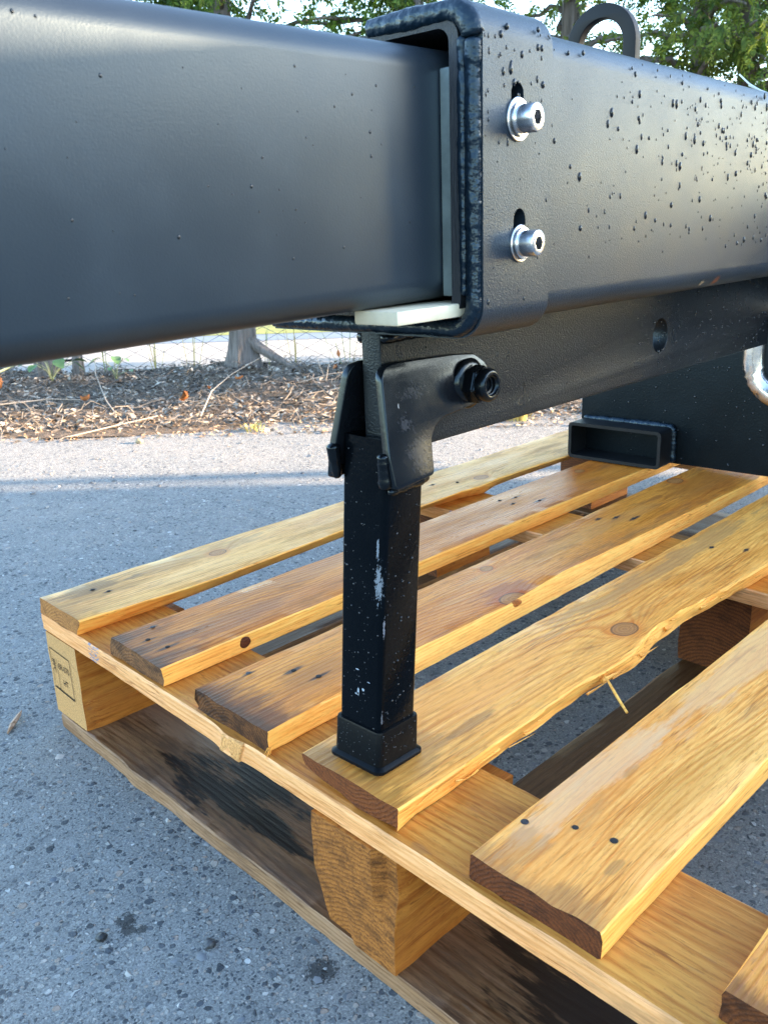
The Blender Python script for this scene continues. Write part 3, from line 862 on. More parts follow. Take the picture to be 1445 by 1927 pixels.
# ink stamp on the corner block (faces -X)
def ink_stamp(parent):
    bm = bmesh.new()
    def bar(y0, z0, y1, z1, w):
        d = Vector((0, y1 - y0, z1 - z0)); L = d.length; d.normalize(); nrm = Vector((0, -d.z, d.y)) * w / 2
        a = Vector((0, y0, z0)); b = Vector((0, y1, z1))
        q = [bm.verts.new((v.x - .0005, v.y, v.z)) for v in (a - nrm, a + nrm, b + nrm, b - nrm)]
        bm.faces.new(q)
    yl, yr, zt, zbm = -.0125, -.0660, .1150, .0560
    bar(yl, zt, yr, zt - .002, .0011); bar(yr, zt - .002, yr + .0005, zbm, .0011)
    bar(yl, zt, yl - .0005, zt - .021, .0009); bar(yl, zbm + .003, yr + .0005, zbm, .0021)
    bar(-.0290, zt - .012, -.0285, zbm + .003, .0007); bar(-.0135, zbm + .024, -.0135, zbm + .008, .0007)
    def text(body, size, y, z, rot=0.0):
        cu = bpy.data.curves.new('t', 'FONT'); cu.body = body; cu.size = size; cu.resolution_u = 3
        ob = bpy.data.objects.new('t', cu)
        me = bpy.data.meshes.new_from_object(ob)
        bpy.data.objects.remove(ob); bpy.data.curves.remove(cu)
        b2_ = bmesh.new(); b2_.from_mesh(me); bpy.data.meshes.remove(me)
        c_, s_ = math.cos(rot), math.sin(rot)
        vm = {}
        for v in b2_.verts:
            u, w = v.co.x * .8, v.co.y
            u, w = u * c_ - w * s_, u * s_ + w * c_
            vm[v.index] = bm.verts.new((-.0005, y - u, z + w))   # text runs towards -Y
        b2_.verts.ensure_lookup_table()
        for f in b2_.faces:
            try: bm.faces.new([vm[v.index] for v in f.verts])
            except ValueError: pass
        b2_.free()
    text('BR-070', .0125, -.0315, .0905)
    text('HT', .0125, -.0395, .0690)
    text('IPPC', .0125, -.0150, .1010, R(-90))
    me = bpy.data.meshes.new('ink_stamp'); bm.to_mesh(me); bm.free()
    me.materials.append(M['ink'])
    ob = bpy.data.objects.new('ink_stamp', me); put(ob, parent)
    ob.location = Vector((-.0015, 0, 0)) - parent.location
    return ob
ink_stamp(b1)

# ------------------------------------------------------------------ the steel beam
B3 = Matrix(((0.9981, -0.0617, 0.0043), (0.0616, 0.9980, 0.0130), (-0.0051, -0.0127, 0.9999)))
BM = Matrix.Translation((0.05, -0.57, 0.60)) @ B3.to_4x4()
beam = empty('telescopic_beam', mat=BM)
tag(beam, 'black powder coated telescopic steel beam with drop leg standing on the pallet', 'steel beam')
ZC = 0.048
HC, HT = 0.1043, 0.0979
X0, X1 = -0.002, 0.0842

def bpart(name, V, F, mat, parent=beam, smooth=40):
    return mk(name, V, F, mat, parent, smooth)

XEND = 1.035
def boolean_cut(o, cutters):
    for c in cutters:
        m = o.modifiers.new('cut', 'BOOLEAN'); m.operation = 'DIFFERENCE'; m.solver = 'EXACT'; m.object = c
    dg = bpy.context.evaluated_depsgraph_get()
    me = bpy.data.meshes.new_from_object(o.evaluated_get(dg))
    for m in list(o.modifiers): o.modifiers.remove(m)
    old = o.data; o.data = me; bpy.data.meshes.remove(old)
    for p in me.polygons: p.use_smooth = True
    me.set_sharp_from_angle(angle=R(40))
    for c in cutters:
        bpy.data.objects.remove(c)

# outer tube behind the collar
n_c = 7
oo = rrect(HT, HT, 0.020, n_c, 0, ZC); ii = rrect(HT - .010, HT - .010, 0.012, n_c, 0, ZC)
V, F = extrude_loops(oo, ii, X1 - 0.003, XEND)
outer = bpart('outer_tube', V, F, M['boom_far'])
# liner tube whose saw-cut end shows in the mouth
oo = rrect(0.0885, 0.0925, 0.013, n_c, 0, ZC + .0015); ii = rrect(0.0812, 0.0905 - .0035, 0.009, n_c, 0, ZC + .0015)
ii = [(y, max(z, -.0425) if z < ZC else min(z, .1375)) for y, z in ii]
V, F = extrude_loops(oo, ii, X0, X1 + .30)
liner = bpart('tube_mouth', V, F, M['sawcut'])
# collar plate: wraps the near side, half of the top and the whole underside
def collar_profile(h, r, ytop, ybot):
    pts = [(ytop, ZC + h)]
    for k in range(9):
        a = R(90 + 90 * k / 8); pts.append((-h + r + r * math.cos(a), ZC + h - r + r * math.sin(a)))
    for k in range(9):
        a = R(180 + 90 * k / 8); pts.append((-h + r + r * math.cos(a), ZC - h + r + r * math.sin(a)))
    pts.append((ybot, ZC - h))
    return pts
po = collar_profile(HC, 0.022, -.0125, .1043); pi = collar_profile(0.0932, 0.0135, -.0125, .1043)
prof = po + pi[::-1]
V, F = extrude_loops(prof, None, X0 + .004, X1)
collar = bpart('clamp_collar', V, F, M['boom_far'])
BOLTS = ((0.0412, 0.0834, .0136, .0090), (0.0450, 0.0050, .0124, .0088))
cutters = []
for (bx, bz, wr, hr) in BOLTS:
    prof = [(bx - .0075, bz + .015)] + [(bx + .0075 * math.cos(R(180 - 18 * k)), bz + .0155 + .0075 * math.sin(R(180 - 18 * k))) for k in range(11)] + [(bx + .0075, bz - .01), (bx - .0075, bz - .01)]
    n_ = len(prof)
    Vc = [(u, -.13, w) for u, w in prof] + [(u, -.0835, w) for u, w in prof]
    Fc = [tuple(range(n_)), tuple(range(n_, 2 * n_))[::-1]] + [(i, n_ + i, n_ + (i + 1) % n_, (i + 1) % n_) for i in range(n_)]
    bmc = bmesh.new()
    vs = [bmc.verts.new(v) for v in Vc]
    for f in Fc: bmc.faces.new([vs[i] for i in f])
    c = bm_obj('cutter', bmc, M['dark'], beam)
    cutters.append(c)
bpy.context.view_layer.update()
boolean_cut(collar, cutters)

# weld bead round the collar mouth
def weld_strip(name, path, r, parent, mat, seed, sq=1.0, n=9, amp=0.16, wav=0.0042):
    """lumpy bead of stacked ripples along a path"""
    pts = []
    P = [Vector(p) for p in path]
    for a, b in zip(P[:-1], P[1:]):
        k = max(1, int((b - a).length / 0.0016))
        for i in range(k): pts.append(a.lerp(b, i / k))
    pts.append(P[-1])
    r_ = np.random.default_rng(seed)
    low = smooth_noise(len(pts), 7, 1.0, seed); low2 = smooth_noise(len(pts), 2.5, 1.0, seed + 50); s = 0
    rad = []
    for i, p in enumerate(pts):
        if i: s += (p - pts[i - 1]).length
        rad.append(r * (1 + amp * 0.14 * math.sin(s / wav * 2 * math.pi + 2.5 * low[i]) + amp * 0.55 * max(-1.3, min(1.3, low[i])) + amp * .22 * low2[i]))
    rad[0] *= .5; rad[-1] *= .5
    Vv, Ff = tube_mesh([pts], [rad], n)
    return mk(name, Vv, Ff, mat, parent, smooth=180)
def collar_mid(h, r, ytop, ybot): return [(X0 + .0035, y, z) for y, z in collar_profile(h, r, ytop, ybot)]
wp = collar_mid(0.0975, 0.017, -.0125, .1043)
k_c = [i for i, p in enumerate(wp) if p[2] < ZC - .06][0]
weld_strip('weld_bead', wp[:k_c], .0074, collar, M['weld'], 5, amp=.10, wav=.0085)
weld_strip('weld_bead', wp[k_c - 1:], .0058, collar, M['weld'], 6, amp=.10)
weld_strip('weld_bead', [(X0 + .0015, -.0905, ZC - .075), (X0 + .0015, -.0905, ZC + .082)], .0034, collar, M['weld'], 8, amp=.2, wav=.006)

# inner tube: sags slightly towards its free end
IP = 0.0223
IH, IW = 0.0797, 0.0752
oo = rrect(IW, IH, 0.0165, n_c, 0.0042, 0); ii = rrect(IW - .008, IH - .008, 0.009, n_c, 0.0042, 0)
V, F = extrude_loops(oo, ii, -1.15, 0.20)
inner = bpart('inner_tube', V, F, M['boom'])
inner.matrix_basis = Matrix.Translation((X0, 0, 0.0490)) @ Matrix.Rotation(-IP, 4, 'Y')
# side shim and nylon pad
bm = box_bm(X0 + .0025, X1, -.0812 + .0003, -.0714, -.0275, .1145, .0008, 1)
bm_obj('shim_plate', bm, M['galv'], beam, 40)
bm = box_bm(-.0665, .09, -.0872, -.050, -.0412, -.0322, .0012, 2)
bm_obj('wear_pad', bm, M['nylon'], beam, 40)

# clamp bolts
def hexloop(r, n=6, a0=0.0): return [(r * math.cos(a0 + 2 * math.pi * k / n), r * math.sin(a0 + 2 * math.pi * k / n)) for k in range(n)]
def clamp_bolt(bx, bz, wr, hr):
    root = empty('clamp_bolt', (bx, -HC, bz), parent=beam)
    Vw, Fw = lathe([(.001, .004), (.001, wr * .98), (-.0002, wr), (-.0014, wr), (-.0019, wr * .96), (-.0019, .004)], 40)
    mk('washer', Vw, Fw, M['zinc'], root, 35)
    Vw, Fw = lathe([(-.0019, hr), (-.0030, hr * 1.22), (-.0039, hr * 1.2), (-.0042, hr * 1.0), (-.0042, .004)], 40)
    mk('spring_washer', Vw, Fw, M['zinc'], root, 35)
    # socket head with a hexagonal recess
    n_ = 36
    rings = [(-.004, hr), (-.0142, hr), (-.0154, hr * .95), (-.0158, hr * .86)]
    Vh, Fh = lathe(rings, n_)
    b = len(Vh)
    hexr = hr * .56
    def hexpt(t):
        k = math.cos(math.pi / 6) / math.cos((t % (math.pi / 3)) - math.pi / 6)
        return hexr * k
    for yy, sc in ((-.0158, 1.0), (-.0085, 1.0), (-.0075, .02)):
        for k in range(n_):
            t = 2 * math.pi * k / n_; rr_ = hexpt(t) * sc
            Vh.append((rr_ * math.cos(t), yy, rr_ * math.sin(t)))
    top = (len(rings) - 1) * n_
    for k in range(n_):
        l = (k + 1) % n_
        Fh.append((top + k, top + l, b + l, b + k))
        for q in range(2): Fh.append((b + q * n_ + k, b + q * n_ + l, b + (q + 1) * n_ + l, b + (q + 1) * n_ + k))
    mk('bolt_head', Vh, Fh, [M['zinc'], M['nail']], root, 35, [0 if min(v_) < b + n_ else 1 for v_ in Fh])
    Vs, Fs = lathe([(.022, .0058), (-.005, .0058)], 16)
    mk('bolt_shank', Vs, Fs, M['zinc'], root, 35)
for b_ in BOLTS: clamp_bolt(*b_)

# web plate under the beam
wy0, wy1 = -.0110, .0078
outl = round_poly([(.0017, -.0560), (.0017, -.1500), (.855, -.1590), (.855, -.1350), (XEND, -.1350), (XEND, -.0480)], [0, .004, .003, .003, 0, 0], 4)
hole = circle(.4885, -.1085, .0195, 36)
web = plate('web_plate', [outl, hole], wy1 - wy0, .0008, M['web'], beam, lambda u, v, w: (u, (wy0 + wy1) / 2 + w, v))
weld_strip('weld_bead', [(.002, wy0 - .002, -.0595), (.09, wy0 - .002, -.0595)], .0042, web, M['gloss'], 11)
weld_strip('weld_bead', [(.09, wy0 - .0015, -.0525), (XEND, wy0 - .0015, -.0525)], .0030, web, M['gloss'], 12, amp=.1)
weld_strip('weld_bead', [(.002, wy1 + .002, -.0595), (.09, wy1 + .002, -.0595)], .0042, web, M['gloss'], 13)

# drop leg
tilt = Vector((.06985, -.00615, 1)).normalized()
ex = (B3 @ Vector((1, 0, 0))); ex = (ex - tilt * ex.dot(tilt)).normalized()
ey = tilt.cross(ex)
LW = Matrix(((ex.x, ey.x, tilt.x, .0448), (ex.y, ey.y, tilt.y, -.5687), (ex.z, ey.z, tilt.z, SLAT_TOP + .0006), (0, 0, 0, 1)))
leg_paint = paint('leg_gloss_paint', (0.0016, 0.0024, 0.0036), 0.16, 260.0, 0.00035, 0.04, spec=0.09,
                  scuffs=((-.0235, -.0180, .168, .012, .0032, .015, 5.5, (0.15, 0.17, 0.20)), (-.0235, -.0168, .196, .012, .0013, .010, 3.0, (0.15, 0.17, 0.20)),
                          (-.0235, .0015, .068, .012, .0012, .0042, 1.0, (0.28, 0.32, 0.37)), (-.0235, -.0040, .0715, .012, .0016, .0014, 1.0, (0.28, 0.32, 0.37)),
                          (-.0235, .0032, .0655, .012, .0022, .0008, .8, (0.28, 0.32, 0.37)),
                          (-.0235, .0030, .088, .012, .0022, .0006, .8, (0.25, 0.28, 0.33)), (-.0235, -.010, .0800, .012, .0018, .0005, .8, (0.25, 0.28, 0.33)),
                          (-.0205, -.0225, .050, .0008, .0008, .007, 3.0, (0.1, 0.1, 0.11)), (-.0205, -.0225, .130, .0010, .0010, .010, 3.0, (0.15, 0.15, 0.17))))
oo = rrect(.0235, .0235, .0052, 5); ii = rrect(.0198, .0198, .003, 5)
def zsweep(outer, inner, z0, z1):
    Vv, Ff = extrude_loops(outer, inner, z0, z1)
    return [(y, z, x) for x, y, z in Vv], Ff
V, F = zsweep(oo, ii, .004, .2845)
leg = mk('support_leg', V, F, leg_paint, beam, 40)
leg.matrix_basis = BM.inverted() @ LW
V, F = [], []
prof = [(.0012, .0270, .006), (.0022, .0300, .0075), (.0048, .0300, .0075), (.0060, .0286, .007), (.0072, .0266, .006), (.0370, .0262, .006), (.0386, .0256, .0055), (.0388, .0237, .0052)]
k_ = 28
for (zz, h, r) in [(0.0, .0270, .006)] + prof:
    loop = rrect(h, h, r, 6)
    V += [(a, b, zz) for a, b in loop]
nl = len(loop)
for i in range(len(prof)):
    for k in range(nl):
        l = (k + 1) % nl
        F.append((i * nl + k, i * nl + l, (i + 1) * nl + l, (i + 1) * nl + k))
F.append(tuple(range(nl))[::-1])
mk('foot_cap', V, F, M['rubber'], leg, 40)

# leg cheeks, in beam space
ear_pts = [(-.0085, -.0855), (-.0035, -.0795), (.0090, -.0775), (.0430, -.0785), (.0830, -.0800), (.1090, -.0825), (.1230, -.0915), (.1290, -.1060),
           (.1220, -.1175), (.1040, -.1225), (.0790, -.1245), (.0560, -.1262), (.0430, -.1315), (.0365, -.1400), (.0345, -.1510), (.0325, -.1672), (-.0145, -.1702), (-.0160, -.1450)]
ear_mat = paint('scratched_black_plate', (0.004, 0.005, 0.007), 0.25, 240.0, 0.00018, 0.08, spec=0.35,
                scuffs=((.008, -.032, -.1235, .0065, .01, .005, 6.0, (0.035, 0.035, 0.04)), (.004, -.032, -.1090, .0012, .01, .0034, .8, (0.40, 0.41, 0.42)),
                        (.0075, -.032, -.094, .0022, .01, .0014, 1.2, (0.16, 0.16, 0.17)), (.022, -.032, -.1005, .016, .01, .007, 5.0, (0.025, 0.025, 0.028)), (.02, -.032, -.148, .013, .01, .014, 5.0, (0.022, 0.022, 0.026))))
def subdiv(pts, m=.008):
    out = []
    for a, b in zip(pts, pts[1:] + pts[:1]):
        L = math.hypot(b[0] - a[0], b[1] - a[1]); k = max(1, int(L / m))
        out += [(a[0] + (b[0] - a[0]) * i / k, a[1] + (b[1] - a[1]) * i / k) for i in range(k)]
    return out
legI = leg.matrix_basis.inverted()
def ear(y0, y1, mat, pts):
    sg = 1 if y1 > 0 else -1
    def bent(u, v, w):            # cheeks lean in towards the web at the top and sit on the leg faces below
        return (u, sg * (.0155 - .194 * (v + .0785)) + w, v)
    o_ = plate('leg_cheek', [round_poly(subdiv(pts), .004, 3)], .0072, .0011, mat, leg, bent)
    o_.matrix_basis = legI
    return o_
ear(-.0325, -.0246, ear_mat, ear_pts)
ear(.0236, .0315, ear_mat, ear_pts)
# bead joining cheeks and leg
weld_strip('weld_bead', [Vector(legI @ Vector(p)) for p in ((-.0145, -.0290, -.1725), (.0320, -.0290, -.1695))], .0040, leg, M['gloss'], 15, amp=.3)
weld_strip('weld_bead', [Vector(legI @ Vector(p)) for p in ((-.0165, -.0255, -.1420), (-.0135, -.0255, -.1700))], .0048, leg, M['gloss'], 16, amp=.3, wav=.008)
weld_strip('weld_bead', [Vector(legI @ Vector(p)) for p in ((-.0165, .0265, -.1405), (-.0130, .0265, -.1690))], .0052, leg, M['gloss'], 17, amp=.3, wav=.008)

# pivot bolt with a flanged lock nut
piv = empty('pivot_bolt', (.0965, -.0232, -.1055), parent=beam)
piv.scale = (1.1, .98, 1.1)
V, F = lathe([(.0015, .008), (.0010, .0188), (-.0006, .0190), (-.0024, .0178), (-.0040, .0140), (-.0045, .012)], 44)
mk('nut_flange', V, F, M['gloss'], piv, 40)
hx = 12
V, F = [], []
for (yy, r) in ((-.0030, .0146), (-.0135, .0144), (-.0150, .0132)):
    for k in range(6):
        t = R(12) + 2 * math.pi * k / 6; V.append((r * math.cos(t), yy, r * math.sin(t)))
for i in range(2):
    for k in range(6): F.append((i * 6 + k, i * 6 + (k + 1) % 6, (i + 1) * 6 + (k + 1) % 6, (i + 1) * 6 + k))
F.append((12, 13, 14, 15, 16, 17))
o = mk('hex_nut', V, F, M['gloss'], piv)
bmx = bmesh.new(); bmx.from_mesh(o.data); bmesh.ops.bevel(bmx, geom=bmx.edges[:], offset=.0008, segments=2, affect='EDGES'); bmesh.ops.recalc_face_normals(bmx, faces=bmx.faces); bmx.to_mesh(o.data); bmx.free()
V, F = lathe([(-.0145, .0115), (-.0158, .0124), (-.0215, .0124), (-.0238, .0112), (-.0245, .0095), (-.0240, .0080), (-.0222, .0074), (-.0218, .0066), (-.0195, .0064), (-.0190, .0052), (-.0172, .0050), (-.0170, .0001)], 44)
mk('lock_collar', V, F, M['gloss'], piv, 50)
V, F = lathe([(.042, .0075), (-.016, .0075)], 20)
mk('bolt_shank', V, F, M['dark'], piv, 40)
V, F = lathe([(.0395, .001), (.0395, .0185), (.0415, .0185), (.0490, .0135), (.0495, .001)], 6)
mk('bolt_head', V, F, M['gloss'], piv, 30)

# lifting lug on top of the tube (an arch across the beam)
arch = [(-.0365, .138)] + [(.0365 * math.cos(R(180 - 6 * k)) , .1785 + .0365 * math.sin(R(180 - 6 * k))) for k in range(31)] + [(.0365, .138), (.0235, .138)] + \
       [(.0235 * math.cos(R(6 * k)), .1785 + .0235 * math.sin(R(6 * k))) for k in range(31)] + [(-.0235, .138)]
plate('lifting_lug', [arch], .011, .0008, M['dark'], beam, lambda u, v, w: (.355 + w, .004 - u, v))
# two tie tails sticking up from the top
V, F = tube_mesh([[(.560, -.085, .1435), (.575, -.070, .150), (.590, -.052, .160), (.604, -.035, .173)], [(.575, -.086, .1435), (.588, -.070, .149), (.600, -.055, .156), (.609, -.045, .161)]], [.0009, .0009], 6)
mk('tie_tail', V, F, M['wire'], beam, 60)

# cross plate and fork pockets at the far end
V_ = BM.inverted()
cross = box_bm(1.036, 1.048, -.405, .388, -.4085, .060, .0012, 2)
plate_o = bm_obj('cross_plate', cross, M['web'], beam, 40)
plate_o.data.materials[0] = paint('cross_plate_paint', (0.003, 0.0045, 0.006), 0.42, 420.0, 0.0010, 0.04, spec=0.2)
for s_, yc_ in ((1, .290), (-1, -.310)):
    oo = rrect(.0930, .0345, .008, 5, yc_, -.3742); ii = rrect(.0870, .0285, .004, 5, yc_, -.3742)
    V, F = extrude_loops(oo, ii, .978, 1.60)
    fp = mk('fork_pocket', V, F, M['dark'], beam, 40)
    top = [(1.030, yc_ + .088, -.3392), (1.030, yc_ - .088, -.3392), (1.030, yc_ - .0935, -.345), (1.030, yc_ - .0935, -.404)]
    weld_strip('weld_bead', top, .0062, fp, M['weld'], 21 + s_, amp=.2, wav=.009)

# ------------------------------------------------------------------ water beads on the steel
bmi = bmesh.new(); bmesh.ops.create_icosphere(bmi, subdivisions=2, radius=1.0)
ICO_V = np.array([v.co[:] for v in bmi.verts]); ICO_F = np.array([[v.index for v in f.verts] for f in bmi.faces]); bmi.free()
bmi = bmesh.new(); bmesh.ops.create_icosphere(bmi, subdivisions=1, radius=1.0)
ICO1_V = np.array([v.co[:] for v in bmi.verts]); ICO1_F = np.array([[v.index for v in f.verts] for f in bmi.faces]); bmi.free()

def blobs(name, pts, scl, mat, parent, ico=(ICO_V, ICO_F), jit=0.0, kind='stuff', smooth=180):
    """pts (n,3), scl (n,3): many little lumps in one mesh"""
    pts = np.asarray(pts, float); scl = np.asarray(scl, float)
    v, f = ico
    n = len(pts)
    VV = v[None] * scl[:, None, :]
    if jit: VV *= (1 + rng.normal(0, jit, VV.shape[:2] + (1,)))
    VV = VV + pts[:, None, :]
    FF = f[None] + (np.arange(n) * len(v))[:, None, None]
    o = mk(name, VV.reshape(-1, 3), FF.reshape(-1, 3), mat, parent, smooth)
    if kind: o['kind'] = kind
    return o

def drops_face(parent, n, xr, zr, y, rmin, rmax, seed, tall=1.5, xbias=1.0, big=0.12):
    r_ = np.random.default_rng(seed)
    x = xr[0] + (xr[1] - xr[0]) * r_.random(n) ** xbias
    z = zr[0] + (zr[1] - zr[0]) * r_.random(n)
    s = rmin + (rmax - rmin) * r_.random(n) ** 3.0
    p = np.stack([x, np.full(n, y), z], 1)
    s = s * 0.78
    sc = np.stack([s * .8, s * .62, s * (1 + (tall - 1) * r_.random(n))], 1)
    return blobs('water_beads', p, sc, M['water'], parent)
drops_face(outer, 520, (.09, .98), (-.01, .137), -HT, .0008, .0032, 3, 1.9, .75)
drops_face(outer, 420, (.20, .99), (.055, .137), -HT, .0008, .0030, 4, 1.9, .7)
drops_face(collar, 40, (.004, .080), (.085, .140), -HC, .0010, .0030, 5, 2.0)
drops_face(collar, 26, (.004, .080), (-.04, .085), -HC, .0006, .0016, 6, 1.8)
drops_face(web, 330, (.42, .85), (-.155, -.062), wy0, .0010, .0026, 7, 1.1, .8)
drops_face(web, 60, (.05, .42), (-.145, -.07), wy0, .0006, .0014, 8, 1.1)
# inner tube: few, small
r_ = np.random.default_rng(12); n_ = 90
blobs('water_beads', np.stack([-.02 - .55 * r_.random(n_), np.full(n_, .0042 - IW), -.055 + .12 * r_.random(n_) ** .7], 1),
      np.stack([np.full(n_, .0010), np.full(n_, .0005), np.full(n_, .0012)], 1) * (0.35 + r_.random(n_)[:, None] ** 2 * .7), M['water'], inner)
# leg
r_ = np.random.default_rng(13); n_ = 120
blobs('water_beads', np.concatenate([np.stack([np.full(n_, -.0235), (r_.random(n_) - .5) * .038, .04 + .235 * r_.random(n_)], 1),
                                     np.stack([(r_.random(n_) - .5) * .038, np.full(n_, -.0235), .04 + .235 * r_.random(n_)], 1)]),
      np.full((2 * n_, 3), .0006) * (0.6 + r_.random(2 * n_)[:, None] ** 3 * 1.6), M['water'], leg)
r_ = np.random.default_rng(14); n_ = 110
blobs('water_beads', np.concatenate([np.stack([np.full(n_ // 2, -.0262), (r_.random(n_ // 2) - .5) * .045, .008 + .028 * r_.random(n_ // 2)], 1),
                                     np.stack([(r_.random(n_ // 2) - .5) * .045, np.full(n_ // 2, -.0262), .008 + .028 * r_.random(n_ // 2)], 1)]),
      np.full((n_, 3), .00045) * (0.7 + r_.random(n_)[:, None] ** 3 * 1.2), M['water'], bpy.data.objects['foot_cap'])
drops_face(plate_o, 1, (1, 1.01), (-.2, -.1), -.1, .0008, .0009, 9)
r_ = np.random.default_rng(15); n_ = 160
blobs('water_beads', np.stack([np.full(n_, 1.036), .38 - .35 * r_.random(n_), -.40 + .28 * r_.random(n_)], 1),
      np.full((n_, 3), .0017) * (0.4 + r_.random(n_)[:, None] ** 2), M['water'], plate_o)

# ------------------------------------------------------------------ shackle hanging at the end of the web
sh = empty('bow_shackle', mat=BM @ Matrix.Translation((.915, -.030, -.195)))
tag(sh, 'polished steel bow shackle hanging under the beam at the right edge', 'shackle')
path = [(0, .052, .085), (0, .055, .05), (0, .056, .02), (0, .056, 0)] + [(0, .056 * math.cos(R(a)), .056 * math.sin(R(a))) for a in range(-10, -180, -10)] + [(0, -.056, 0), (0, -.056, .02), (0, -.055, .05), (0, -.052, .085)]
V, F = tube_mesh([path], [.0166], 24)
mk('bow', V, F, M['chrome'], sh, 60)
V, F = tube_mesh([[(0, -.09, .085), (0, -.07, .085), (0, .07, .085), (0, .085, .085)]], [.011], 20)
mk('pin', V, F, M['chrome'], sh, 40)

# ------------------------------------------------------------------ chain link fence
fence = empty('chain_link_fence', ns(3.05, 0, 0))
fence.rotation_euler = (0, 0, R(-45))
tag(fence, 'grey wire chain link fence behind the tree trunks and leaf litter', 'fence')
M['wire_grey'] = simple('weathered_galvanised_wire', (0.05, 0.068, 0.09), 0.5, 0.2, 0.2, 50.0)
pitch, hstep, Hf = 0.066, 0.034, 1.05
V, F = [], []
def add_wire(xc, phase):
    k0 = len(V)
    rows = int(Hf / hstep) + 1
    for r_i in range(rows):
        side = 1 if (r_i + phase) % 2 else -1
        x = xc + side * pitch / 2 * 1.0
        z = 0.02 + r_i * hstep
        yy = 0.0022 * side * (1 if phase else -1)
        for k in range(4):
            a = math.pi / 2 * k + .78
            V.append((x + .0027 * math.cos(a), yy + .0027 * math.sin(a), z))
    for r_i in range(rows - 1):
        for k in range(4):
            l = (k + 1) % 4
            a = k0 + r_i * 4
            F.append((a + k, a + l, a + 4 + l, a + 4 + k))
for i in range(-75, 76):
    add_wire(i * pitch, i % 2)
m_ = mk('wire_mesh', V, F, M['wire_grey'], fence, None)
V, F = tube_mesh([[(-5.1, 0, Hf + .02), (5.1, 0, Hf + .02)]], [.02], 12); mk('top_rail', V, F, M['wire_grey'], fence, 60)
V, F = tube_mesh([[(-1.55, -.02, .055), (-.95, -.025, .068)]], [.006], 8); mk('bottom_wire', V, F, M['dark'], fence, 60)
for xx in (-4.4, -2.55, 2.1, 4.4):
    V, F = tube_mesh([[(xx, .03, -.05), (xx, .03, Hf + .06)]], [.024], 14); mk('post', V, F, M['wire_grey'], fence, 60)

# ------------------------------------------------------------------ trees
def leaf_mat(name, c0, c1, c2):
    g = Gr(name)
    oi = g.new('ShaderNodeNewGeometry')
    rnd = S(g, oi.outputs['Random Per Island'])
    x, y, z = g.xyz()
    n = g.noise(g.vec(x, y, z), 5.0, 2.0)
    c = g.ramp(rnd * 0.65 + n * 0.5 - 0.08, [(0.15, c0), (0.5, c1), (0.85, c2)])
    g.set(color=c, rough=0.55, spec=0.3)
    tr = g.new('ShaderNodeBsdfTranslucent')
    tc = g.mix(0.5, c, (0.22, 0.30, 0.03))
    g.link(tc, tr.inputs[0])
    mx = g.new('ShaderNodeMixShader'); mx.inputs[0].default_value = 0.35
    g.link(g.p.outputs[0], mx.inputs[1]); g.link(tr.outputs[0], mx.inputs[2]); g.link(mx.outputs[0], g.out.inputs[0])
    return g.mat
M['leaf'] = leaf_mat('cypress_leaf', (0.014, 0.04, 0.010), (0.05, 0.115, 0.018), (0.15, 0.23, 0.03))
M['leaf_y'] = leaf_mat('cypress_leaf_olive', (0.02, 0.045, 0.010), (0.085, 0.13, 0.018), (0.20, 0.23, 0.035))
M['bark'] = simple('fibrous_bark', (0.19, 0.165, 0.15), 0.9, 0, 0.5, 1.0, 0.014, 0.2, (70, 70, 8))

def sprays(centres, dirs, size, nleaf, rs):
    """flat fan-shaped sprays of small scale leaves, (n) centres -> quads"""
    n = len(centres)
    d = dirs / np.linalg.norm(dirs, axis=1, keepdims=True)
    ref = rs.normal(size=(n, 3)); side = np.cross(d, ref); side /= np.linalg.norm(side, axis=1, keepdims=True)
    nor = np.cross(d, side)
    V, k = [], 0
    t = np.linspace(0.05, 1, nleaf)
    quads = []
    for j in range(nleaf):
        sgn = 1 if j % 2 else -1
        L = size * (0.34 - 0.2 * abs(t[j] - .4)) * (0.7 + .6 * rs.random(n))
        ang = 0.75 + 0.25 * rs.random(n)
        if j == nleaf - 1: sgn = 0; 
        ld = d * np.cos(ang * abs(sgn))[:, None] + side * (sgn * np.sin(ang * abs(sgn)))[:, None] + nor * (0.25 * rs.normal(size=n))[:, None]
        ld /= np.linalg.norm(ld, axis=1, keepdims=True)
        base = centres + d * (size * t[j])[:, None] + np.array([0, 0, -1]) * (0.28 * size * t[j] ** 2)[:, None]
        w = np.cross(ld, nor); w /= np.linalg.norm(w, axis=1, keepdims=True)
        wd = (L * (0.17 + .08 * rs.random(n)))[:, None]
        mid = base + ld * (L * .5)[:, None]
        q = np.stack([base, mid + w * wd, base + ld * L[:, None] - np.array([0, 0, 1]) * (L * .15)[:, None], mid - w * wd], 1)
        quads.append(q)
    Q = np.concatenate(quads, 0)
    return Q.reshape(-1, 3), np.arange(len(Q) * 4).reshape(-1, 4)

